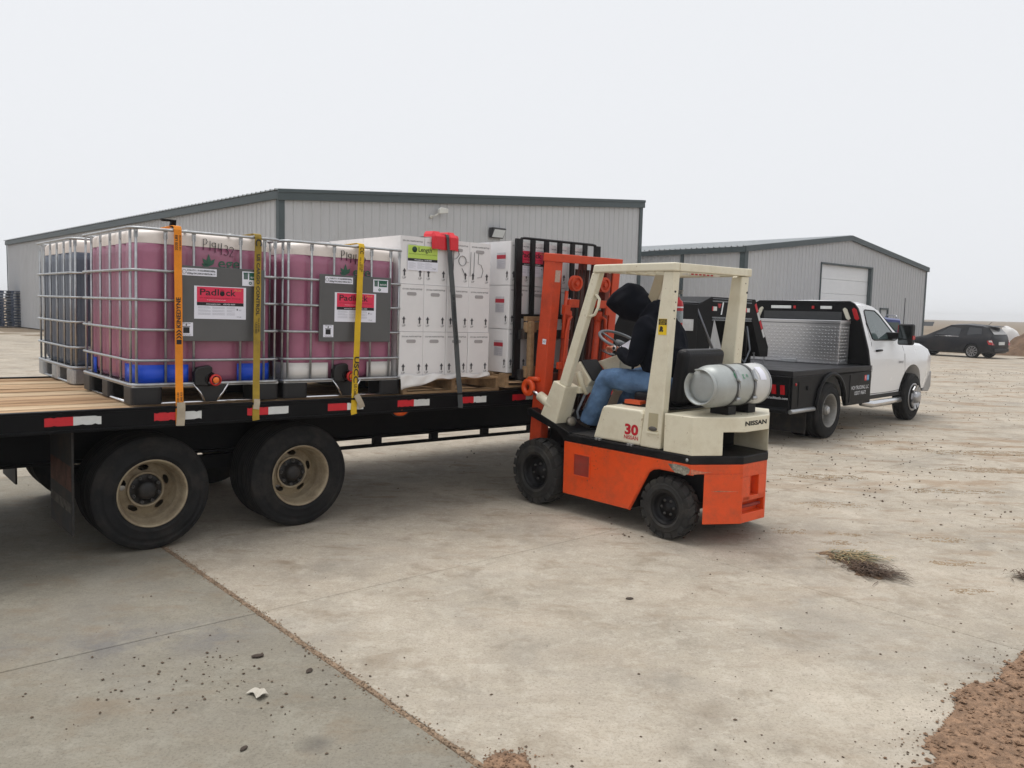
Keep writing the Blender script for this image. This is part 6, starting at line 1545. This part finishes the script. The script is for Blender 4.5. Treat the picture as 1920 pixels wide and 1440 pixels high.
# ------------------------------------------------------------------ parked vehicles and yard things in the distance
def build_hatchback():
    F = frame((20.64, 37.13, 0), math.atan2(.815, -.572))
    # local x forward, y to its left; rear-left wheel contact at the origin is the near side (left)
    M = F @ Matrix.Translation((0, -.78, -.01))
    M = M @ Matrix.Identity(4)
    t = empty('parked_car', M, 'dark grey two-door hatchback parked beyond the pickup on the right', 'car')
    PNT = mat('car_charcoal', (24, 26, 32), .35, var=.08, scale=3, dirt=(70, 62, 56), damt=.45, dscale=2.2, spec=.3)
    VC = 0.0
    secs = [(-.86, [(.50, .32), (.62, .36), (.70, .55), (.66, .78), (.60, .86), (.58, .90), (.0, .91)]),
            (-.78, [(.60, .24), (.78, .30), (.83, .55), (.80, .80), (.74, .95), (.66, 1.02), (.0, 1.05)]),
            (-.55, [(.62, .22), (.82, .28), (.86, .55), (.84, .82), (.78, .97), (.60, 1.28), (.0, 1.33)]),
            (-.30, [(.62, .21), (.83, .27), (.86, .55), (.85, .82), (.79, .96), (.60, 1.36), (.0, 1.41)]),
            (.40, [(.62, .2), (.84, .26), (.87, .55), (.86, .80), (.80, .93), (.60, 1.41), (.0, 1.46)]),
            (1.1, [(.62, .2), (.84, .26), (.87, .55), (.86, .78), (.80, .90), (.61, 1.38), (.0, 1.43)]),
            (1.75, [(.62, .2), (.84, .26), (.87, .55), (.85, .76), (.80, .88), (.70, 1.1), (.0, 1.14)]),
            (2.2, [(.62, .2), (.84, .26), (.86, .52), (.84, .72), (.78, .86), (.68, .92), (.0, .96)]),
            (2.9, [(.60, .2), (.80, .26), (.84, .5), (.80, .66), (.72, .76), (.6, .8), (.0, .84)]),
            (3.25, [(.5, .24), (.62, .3), (.66, .46), (.62, .56), (.56, .62), (.4, .66), (.0, .68)])]
    secs = [(u, [(p[0], p[1] if p[1] < .5 else .5+(p[1]-.5)*1.09) for p in pr]) for u, pr in secs]
    bd = body_loft(secs, VC).build('body', PNT, t)
    cut = []
    for u in (0, 2.57):
        for y in (-.95, .62):
            c = MB().prism([(u+.35*cos(a), .31+.35*sin(a)) for a in [2*pi*i/22 for i in range(22)]], y, y+.33, 'y'); cut.append(c.build('cut', PNT, t))
    apply_boolean(bd, cut)
    for p in bd.data.polygons: p.use_smooth = True
    bd.data.set_sharp_from_angle(angle=radians(30))
    DG = mat('tinted_glass', (34, 36, 40), .12, spec=.7, var=.1)
    for s in (-1, 1):
        for ol in ([(.62, 1.01), (.60, 1.40), (1.08, 1.37), (1.72, 1.01)], [(-.34, 1.06), (-.30, 1.34), (.52, 1.41), (.54, 1.02)]):
            def hw(u, z): return (.80-(z-.93)*.385+.012)
            b = MB(); b.add([(u, s*hw(u, z), z) for u, z in ol], [tuple(range(len(ol)))]); b.build('side_window', DG, bd)
        MB().tube([(.62, s*.815, .955), (1.72, s*.815, .945)], .012, 6).build('sill_strip', CHROME, bd)
    b = MB(); b.add([(-.80, -.62, 1.07), (-.80, .62, 1.07), (-.52, .54, 1.37), (-.52, -.54, 1.37)], [(0, 1, 2, 3)]); b.v = [(x-.012, y, z+.015) for x, y, z in b.v]; b.build('rear_window', mat('rear_glass', (150, 148, 146), .15, spec=.7), bd)
    MB().prism([(-.72, 1.415), (-.42, 1.46), (-.40, 1.475), (-.7, 1.44)], -.6, .6, 'y').build('spoiler', PNT, bd)
    MB().tube([(-.25, 0, 1.5), (-.4, 0, 1.64)], .008, 6).build('antenna', PLAST, bd)
    for s in (-1, 1):
        MB().prism([(-.865, .62), (-.70, .64), (-.62, .80), (-.80, .84)], s*.60, s*.835, 'y').build('tail_lamp', mat('tail_cluster', (178, 60, 60), .2, var=.5, scale=6), bd)
        MB().prism([(-.84, .74), (-.72, .75), (-.70, .81), (-.80, .83)], s*.79, s*.845, 'y').build('reverse_lamp', REFWHT, bd)
    MB().box((-.885, -.26, .62), (-.86, .26, .76)).build('number_plate', REFWHT, bd); MB().box((-.90, -.68, .32), (-.84, .68, .46)).build('rear_bumper', PNT, bd, bevel=.02)
    for u in (0, 2.57):
        for s in (-1, 1):
            b = MB(); b.lathe([(.225, .03), (.235, .005), (.222, .0), (.212, .02), (.2, .08)], 32)
            for k in range(10):
                b.prism([(.03, -.014), (.22, -.024), (.22, .024), (.03, .014)], 0.004, .02, 'z', Matrix.Rotation(2*pi*k/10, 4, 'Z'))
            W_ = b.build('wheel', mat('alloy_silver', (168, 168, 170)), t, axisM((u, s*.84, .31), (0, -s, 0))); tyre_mesh(.315, .2, .23, 2, 0, 32).build('tyre', RUB, W_); MB().lathe([(.21, .08), (0, .08)], 24).build('brake_disc', PLAST, W_)
build_hatchback()
def build_suv():
    M = frame((15.3, 34.9, 0), radians(78))
    t = empty('parked_car', M, 'blue sport utility vehicle with roof rails mostly hidden behind the pickup mirror', 'car')
    PNT = mat('suv_blue', (38, 52, 112), .35, var=.06, coat=.4)
    secs = [(-.95, [(.7, .45), (.84, .55), (.88, .8), (.86, 1.05), (.8, 1.12), (.68, 1.6), (.0, 1.66)]), (-.8, [(.7, .4), (.9, .5), (.93, .8), (.92, 1.05), (.86, 1.12), (.72, 1.66), (.0, 1.73)]),
            (1.5, [(.7, .4), (.9, .5), (.93, .8), (.92, 1.03), (.86, 1.1), (.72, 1.68), (.0, 1.75)]), (2.3, [(.7, .4), (.9, .5), (.93, .8), (.92, 1.0), (.86, 1.06), (.82, 1.12), (.0, 1.16)]), (3.4, [(.7, .4), (.86, .5), (.9, .7), (.86, .9), (.8, .98), (.7, 1.02), (.0, 1.06)])]
    bd = body_loft(secs, 0).build('body', PNT, t); bd.data.set_sharp_from_angle(angle=radians(30))
    MB().box((-.972, -.66, 1.2), (-.955, .66, 1.52)).build('rear_window', GLASS, bd)
    for s in (-1, 1):
        MB().box((-.99, s*.62, .95), (-.86, s*.9, 1.42)).build('tail_lamp', RED, bd, bevel=.02)
        MB().tube([(-.6, s*.62, 1.72), (-.5, s*.64, 1.80), (1.2, s*.64, 1.82), (1.35, s*.62, 1.74)], .025, 6).build('roof_rail', GALV, bd)
        for u in (0, 2.6):
            W_ = MB().lathe([(.23, .02), (.2, .06), (0, .06)], 24).build('wheel', RIMGREY, t, axisM((u, s*.92, .36), (0, -s, 0))); tyre_mesh(.36, .22, .24, 2, 0, 28).build('tyre', RUB, W_)
build_suv()
def build_skip():
    t = empty('waste_skip', frame((92.4, 185, .1), radians(-20)), 'dark steel waste skip far off beside the gabled shed', 'skip')
    SK = mat('skip_grey', (64, 70, 78), .7, var=.15)
    MB().prism([(-1.0, 0), (1.0, 0), (1.3, 1.0), (-1.3, 1.0)], -.6, .6, 'y').build('skip_body', SK, t); MB().box((-1.33, -.65, .95), (1.33, .65, 1.05)).build('skip_rim', SK, t)
    for u in (-.7, 0, .7): MB().box((u-.05, -.66, .1), (u+.05, -.6, .95)).build('skip_rib', SK, t)
build_skip()
def build_white_tank():
    t = empty('tarped_pile', frame((27.75, 46.2, 0), radians(-20)), 'white tarpaulin covered pile behind the dirt heap at the right edge', 'tarpaulin')
    def f(i, j):
        a = 2*pi*i; r = .02+j; x = cos(a)*.66*r; y = sin(a)*.6*r; z = (1.3-.35*cos(a)*r)*(1-j**4)+.03*sin(a*5+j*7)
        return (x, y, max(-.05, z))
    MB().grid(f, 30, 9, True, None, closeu=True).build('tarpaulin', mat('tarp_white', (214, 212, 210), .6, var=.05, bump=.3, bscale=6), t)
build_white_tank()
def build_heap():
    b = MB()
    def f(i, j):
        x = -3.2+9*i; y = -2.5+5*j; d = math.hypot(x/(3.0 if x < 0 else 6), y/2.4); z = max(-.2, 1.55*(1-d**1.3))
        if x < -.5: z *= 1.0
        n = mnoise.noise((x*1.1, y*1.1, 0))*.22+mnoise.noise((x*3.3, y*3.3, 5))*.1
        return (x, y, z+n*(z > -.1)-.05)
    o = b.grid(f, 60, 36, False).build('dirt_heap', mat('heap_earth', (104, 82, 64), .95, var=.3, scale=2, bump=.6, bscale=14, world=True), None, frame((28.0, 43.0, 0), radians(-8)))
    tag(o, 'heap of brown dirt at the right edge beyond the parked hatchback', 'dirt heap')
build_heap()
ORD = ('lowest', 'second', 'third', 'fourth', 'fifth', 'sixth', 'seventh', 'eighth', 'ninth', 'tenth', 'eleventh', 'twelfth', 'thirteenth', 'fourteenth', 'fifteenth', 'sixteenth', 'seventeenth')
def build_pallet_stacks():
    PM = mat('pallet_slate', (60, 74, 98), .6, var=.2, scale=3, dirt=(64, 60, 58), damt=.4)
    b = MB()
    for x in (0, .5, 1.06): b.box((x, 0, .0), (x+.14, 1.0, .11))
    for i in range(7): b.box((0, i*.15, .11), (1.2, i*.15+.1, .145))
    for y in (0, .45, .9): b.box((0, y, -.0), (1.2, y+.1, .02))
    me = b.mesh('plastic_pallet')
    M = frame((-29.55, 46.6, 0), radians(43)); rnd = random.Random(4)
    n = 0
    for s, (x, y, cnt, nm) in enumerate(((-.65, .0, 17, 'tall'), (.55, -.3, 13, 'shorter'))):
        for k in range(cnt):
            o = link('plastic_pallet', me, PM); o.matrix_world = M @ Tm(x+rnd.uniform(-.03, .03), y+rnd.uniform(-.03, .03), k*.158, rnd.uniform(-.02, .02)+.05*s)
            tag(o, f'dark slate plastic pallet in the {nm} stack by the shed wall, {ORD[k]} from the ground', 'pallet', 'plastic pallets stacked by the shed'); n += 1
build_pallet_stacks()
# ------------------------------------------------------------------ mud, straw, clods and litter on the concrete
def blob_patch(name, pts, m, label, cat, h=.012, seed=1, inner=None, kind=None, st=.016, grains=0, gr=(.003, .004, .006, .009)):
    """low irregular mound inside an outline given in world x,y"""
    cx = sum(p[0] for p in pts)/len(pts); cy = sum(p[1] for p in pts)/len(pts)
    xs = [p[0] for p in pts]; ys = [p[1] for p in pts]
    def inside(x, y):
        c = False; n = len(pts)
        for i in range(n):
            (x0, y0), (x1, y1) = pts[i], pts[(i+1) % n]
            if (y0 > y) != (y1 > y) and x < (x1-x0)*(y-y0)/(y1-y0)+x0: c = not c
        return c
    vs = []; idx = {}; fs = []
    nx = int((max(xs)-min(xs))/st)+3; ny = int((max(ys)-min(ys))/st)+3
    ok = {}
    for i in range(nx):
        for j in range(ny):
            x, y = min(xs)-st+i*st, min(ys)-st+j*st
            q = mnoise.noise((x*5, y*5, seed))*.05+mnoise.noise((x*16, y*16, seed))*.03
            ok[i, j] = inside(x+q, y+q*.8) and mnoise.noise((x*7, y*7, seed+9)) > -.62
    for i in range(nx):
        for j in range(ny):
            if ok[i, j]:
                full = all(ok.get((i+a, j+b), False) for a in (-1, 0, 1) for b in (-1, 0, 1))
                x, y = min(xs)-st+i*st, min(ys)-st+j*st
                z = .0035+(h*(.45+.5*mnoise.noise((x*9, y*9, seed))+.45*mnoise.noise((x*28, y*28, seed+3))) if full else 0)
                idx[i, j] = len(vs); vs.append((x+.006*mnoise.noise((x*60, y*60, 1)), y+.006*mnoise.noise((x*60, y*60, 8)), max(.003, z)))
    for (i, j) in idx:
        q = [(i, j), (i+1, j), (i+1, j+1), (i, j+1)]
        if all(k in idx for k in q): fs.append([idx[k] for k in q])
    b = MB(); b.add(vs, fs, True)
    rnd = random.Random(seed)
    for _ in range(grains):      # loose lumps and crumbs of the same earth
        x, y, z = rnd.choice(vs); r = rnd.choice(gr); sg = .07 if rnd.random() < .25 else .02; octa(b, (x+rnd.gauss(0, sg), y+rnd.gauss(0, sg), (z if sg < .05 else .001)+r*.35), r if sg < .05 else r*.7, rnd)
    o = b.build(name, m); tag(o, label, cat, kind=kind); return o
MUD = mat('damp_mud', (138, 110, 87), .9, var=.45, scale=26, dirt=(92, 72, 56), damt=.75, dscale=40, bump=1.0, bscale=90, world=True)
DRY = mat('dry_mud', (142, 122, 96), .95, var=.3, scale=9, bump=.6, bscale=60, world=True)
def smear(pts, k):
    rnd = random.Random(k+50); b = MB(); cx = sum(p[0] for p in pts)/len(pts); cy = sum(p[1] for p in pts)/len(pts)
    ex = max(p[0] for p in pts)-cx; ey = max(p[1] for p in pts)-cy
    for _ in range(int(2600*ex*ey*8)+160):
        a = rnd.uniform(0, 2*pi); q = sqrt(rnd.random())*(1+.4*mnoise.noise((cos(a)*2, sin(a)*2, k))); x = cx+ex*cos(a)*q; y = cy+ey*sin(a)*q
        if mnoise.noise((x*9, y*22, k)) < -.05: continue
        r = rnd.choice((.003, .004, .006, .008)); octa(b, (x, y, .001), r, rnd, .35)
    o = b.build('dirt_smear', DRY); tag(o, 'smears of dry brown dirt dropped by tyres on the right side of the yard', None, kind='stuff')
def debris():
    blob_patch('mud_patch', [(1.44, 2.7), (1.52, 2.96), (1.63, 2.99), (1.66, 3.16), (1.80, 3.28), (1.98, 3.49), (2.04, 3.62), (2.17, 3.71), (2.3, 3.74), (2.43, 3.9), (2.55, 4.0), (2.72, 4.15), (3.2, 4.3), (3.6, 3.6), (2.9, 2.6), (2.2, 2.5)], MUD,
               'patch of damp reddish brown mud at the lower right corner of the concrete', None, .02, 2, kind='stuff', grains=5200, gr=(.003, .004, .005, .006, .009, .013))
    blob_patch('mud_patch', [(-.08, 2.8), (-.07, 2.95), (-.03, 3.0), (.02, 3.01), (.06, 2.97), (.1, 2.9), (.12, 2.78)], MUD, 'small spill of brown mud where the wide joint meets the bottom edge', None, .012, 4, kind='stuff', st=.008, grains=420, gr=(.003, .004, .006))
    for k, (x, y, a, c) in enumerate(((2.9, 7.3, .34, .1), (2.2, 6.35, .16, .07), (2.62, 6.3, .13, .06), (2.5, 6.05, .16, .07), (3.3, 6.2, .22, .06), (4.4, 8.0, .5, .1), (3.1, 5.6, .2, .06), (2.9, 5.0, .14, .05), (5.6, 9.2, .8, .14), (6.3, 10.4, 1.1, .18), (3.3, 8.6, .5, .1))):
        pts = [(x+a*cos(t)*(1+.35*mnoise.noise((cos(t)*2, sin(t)*2, k))), y+c*sin(t)*(1+.5*mnoise.noise((cos(t)*3, sin(t)*3, k+20)))) for t in [2*pi*i/26 for i in range(26)]]
        smear(pts, k)
    # clods and crumbs
    rnd = random.Random(21); b = MB()
    def put(x, y, r): octa(b, (x, y, r*.45), r, rnd)
    for _ in range(3000):
        y = 2.4+rnd.random()**1.6*16; x = rnd.uniform(-.66, .72)*y*1.0
        dens = .25+.75*(x > .25*y)+.3*(mnoise.noise((x*1.3, y*1.3, 4)) > .1)
        if rnd.random() > dens*.75: continue
        put(x, y, rnd.choice((.0015, .002, .0025, .003, .003, .004, .005, .007)) * (1 if y < 7 else 1.7))
    for _ in range(2600):  # coarser crumbs carried in on the open right side
        y = rnd.uniform(6, 30); x = rnd.uniform(.12, .68)*y
        if mnoise.noise((x*.5, y*.5, 9)) < -.1: continue
        put(x, y, rnd.choice((.003, .004, .005, .006, .008, .011))*(1+y*.03))
    for _ in range(130):   # cluster of spilled crumbs in front of the tandem
        x, y = rnd.gauss(-1.25, .35), rnd.gauss(3.55, .22); put(x, y, rnd.choice((.004, .005, .006, .008)))
    for _ in range(220):   # crumbs along the mud edge
        k = rnd.random(); x = 1.5+k*1.2+rnd.gauss(0, .07)-.05; y = 2.9+k*1.2+rnd.gauss(0, .08)+.05; put(x, y, rnd.choice((.002, .003, .004, .006)))
    o = b.build('dirt_crumbs', mat('crumb_earth', (92, 77, 63), .95, var=.4, scale=30)); tag(o, 'scattered dark dirt crumbs and gravel over the concrete', None, kind='stuff')
    for k, (x, y, r, lab) in enumerate(((-1.18, 3.80, .021, 'dark flat clod left of the wide joint, above the grey scrap'), (-.9, 3.66, .016, 'dark flat clod close to the wide joint'), (2.31, 3.72, .022, 'round black pebble lying at the tip of the mud patch'), (.72, 4.72, .017, 'long brown clod lying on the clean slab in front of the forklift'), (-.98, 2.98, .014, 'small dark clod near the bottom edge left of the joint'))):
        b = MB(); rr = random.Random(k)
        def f(i, j):
            a = 2*pi*i; p = pi*j; q = 1+.25*mnoise.noise((cos(a)*2, sin(a)*2, k+j*3)); return (sin(p)*cos(a)*r*1.5*q, sin(p)*sin(a)*r*q*.8, .5*r*cos(p)*.7+.3*r)
        o = b.grid(f, 12, 7, False, None, closeu=True).build('dirt_clod', mat('clod_dark', (66, 56, 48), .95, var=.3, scale=40), None, Tm(x, y, 0, .4+k)); tag(o, lab, 'clod', 'larger clods on the concrete')
    # crumpled grey scrap
    b = MB(); b.grid(lambda i, j: (-.045+.09*i, -.03+.055*j+.01*sin(i*5), .006+.018*abs(sin(i*4+j*2.2))*(.4+.6*i)), 10, 7, False)
    o = b.build('litter_scrap', mat('scrap_grey', (178, 172, 160), .6, var=.1), None, Tm(-1.06, 3.42, 0, -.5)); so = o.modifiers.new('s', 'SOLIDIFY'); so.thickness = .002
    tag(o, 'crumpled pale grey scrap of plastic lying left of the wide joint', 'litter')
    # straw and weed clump
    sb = MB(); rr = random.Random(9)
    greens = MB(); darks = MB()
    def blade(bb, x, y, z, a, L, w, lift):
        p0 = Vector((x, y, z)); d = Vector((cos(a), sin(a), 0)); s = Vector((-sin(a), cos(a), 0))*w; p1 = p0+d*L*.5+Vector((0, 0, lift)); p2 = p0+d*L+Vector((0, 0, lift*.2))
        bb.add([p0-s, p0+s, p1+s, p1-s, p2], [(0, 1, 2, 3), (3, 2, 4)])
    for _ in range(360):
        x, y = rr.gauss(2.40, .085), rr.gauss(5.66, .07); blade(sb if rr.random() < .6 else greens, x, y, .004+rr.random()*.03, rr.gauss(-.6, .8), rr.uniform(.05, .16), rr.uniform(.0015, .004), rr.uniform(.0, .016))
    for _ in range(420):
        x, y = rr.gauss(2.39, .07), rr.gauss(5.36, .09); x += (5.36-y)*.25; blade(darks, x, y, .006+rr.random()*.03, rr.gauss(-.9, .6), rr.uniform(.05, .15), rr.uniform(.002, .004), rr.uniform(.0, .02))
    cl = empty('straw_clump', Matrix.Identity(4), 'tangled clump of straw, green weed and dark stalks on the concrete behind the forklift', 'straw clump')
    sb.build('straw_stalks', mat('straw', (160, 138, 100), .8, var=.2), cl)['kind'] = 'stuff'; greens.build('green_weed', mat('weed_green', (96, 102, 76), .8, var=.3), cl)['kind'] = 'stuff'; darks.build('dark_stalks', mat('stalk_brown', (78, 60, 46), .85, var=.3), cl)['kind'] = 'stuff'
    pts = [(2.18, 5.78), (2.34, 5.80), (2.5, 5.72), (2.52, 5.5), (2.47, 5.24), (2.40, 5.16), (2.30, 5.3), (2.30, 5.5)]
    blob_patch('soil_bed', pts, mat('soil_under_straw', (112, 88, 66), .95, var=.3, scale=12, bump=.5, world=True), 'brown soil shed under the straw clump', None, .012, 77, kind='stuff')
    # second clump at the right edge
    sb = MB()
    for _ in range(160):
        x, y = rr.gauss(3.42, .05), rr.gauss(5.3, .05); blade(sb, x, y, .006+rr.random()*.03, rr.gauss(-.6, .9), rr.uniform(.05, .13), rr.uniform(.002, .004), rr.uniform(0, .02))
    c2 = empty('straw_clump', Matrix.Identity(4), 'small dark straw clump cut by the right edge of the picture', 'straw clump'); sb.build('dark_stalks', mat('stalk_brown', (78, 60, 46)), c2)['kind'] = 'stuff'
    # rut ridge in the dirt by the shed on the left
    b = MB(); b.grid(lambda i, j: (-34+26*i, 33+9*j+3*i, -.05+.22*abs(mnoise.noise((i*9, j*4, 3)))*sin(pi*i)*sin(pi*j)), 60, 24, True)
    o = b.build('dirt_ruts', MATS['bare_earth']); tag(o, 'churned dirt ruts by the near shed on the left', None, kind='structure')
debris()

# ------------------------------------------------------------------ fog
def haze():
    b = MB().box((-960, -960, -2.0), (960, 960, 8.0)); o = b.build('haze', None); o.data.materials.clear()
    m = bpy.data.materials.new('fog'); m.use_nodes = True; nt = m.node_tree; nt.nodes.clear()
    out = nt.nodes.new('ShaderNodeOutputMaterial'); v = nt.nodes.new('ShaderNodeVolumePrincipled'); v.inputs['Color'].default_value = (.995, .995, .995, 1); v.inputs['Density'].default_value = HAZE
    v.inputs['Anisotropy'].default_value = 0.0
    nt.links.new(v.outputs[0], out.inputs['Volume']); o.data.materials.append(m); tag(o, 'thin pale fog filling the air over the yard and fields', kind='stuff')
HAZE = .0009
if HAZE: haze()
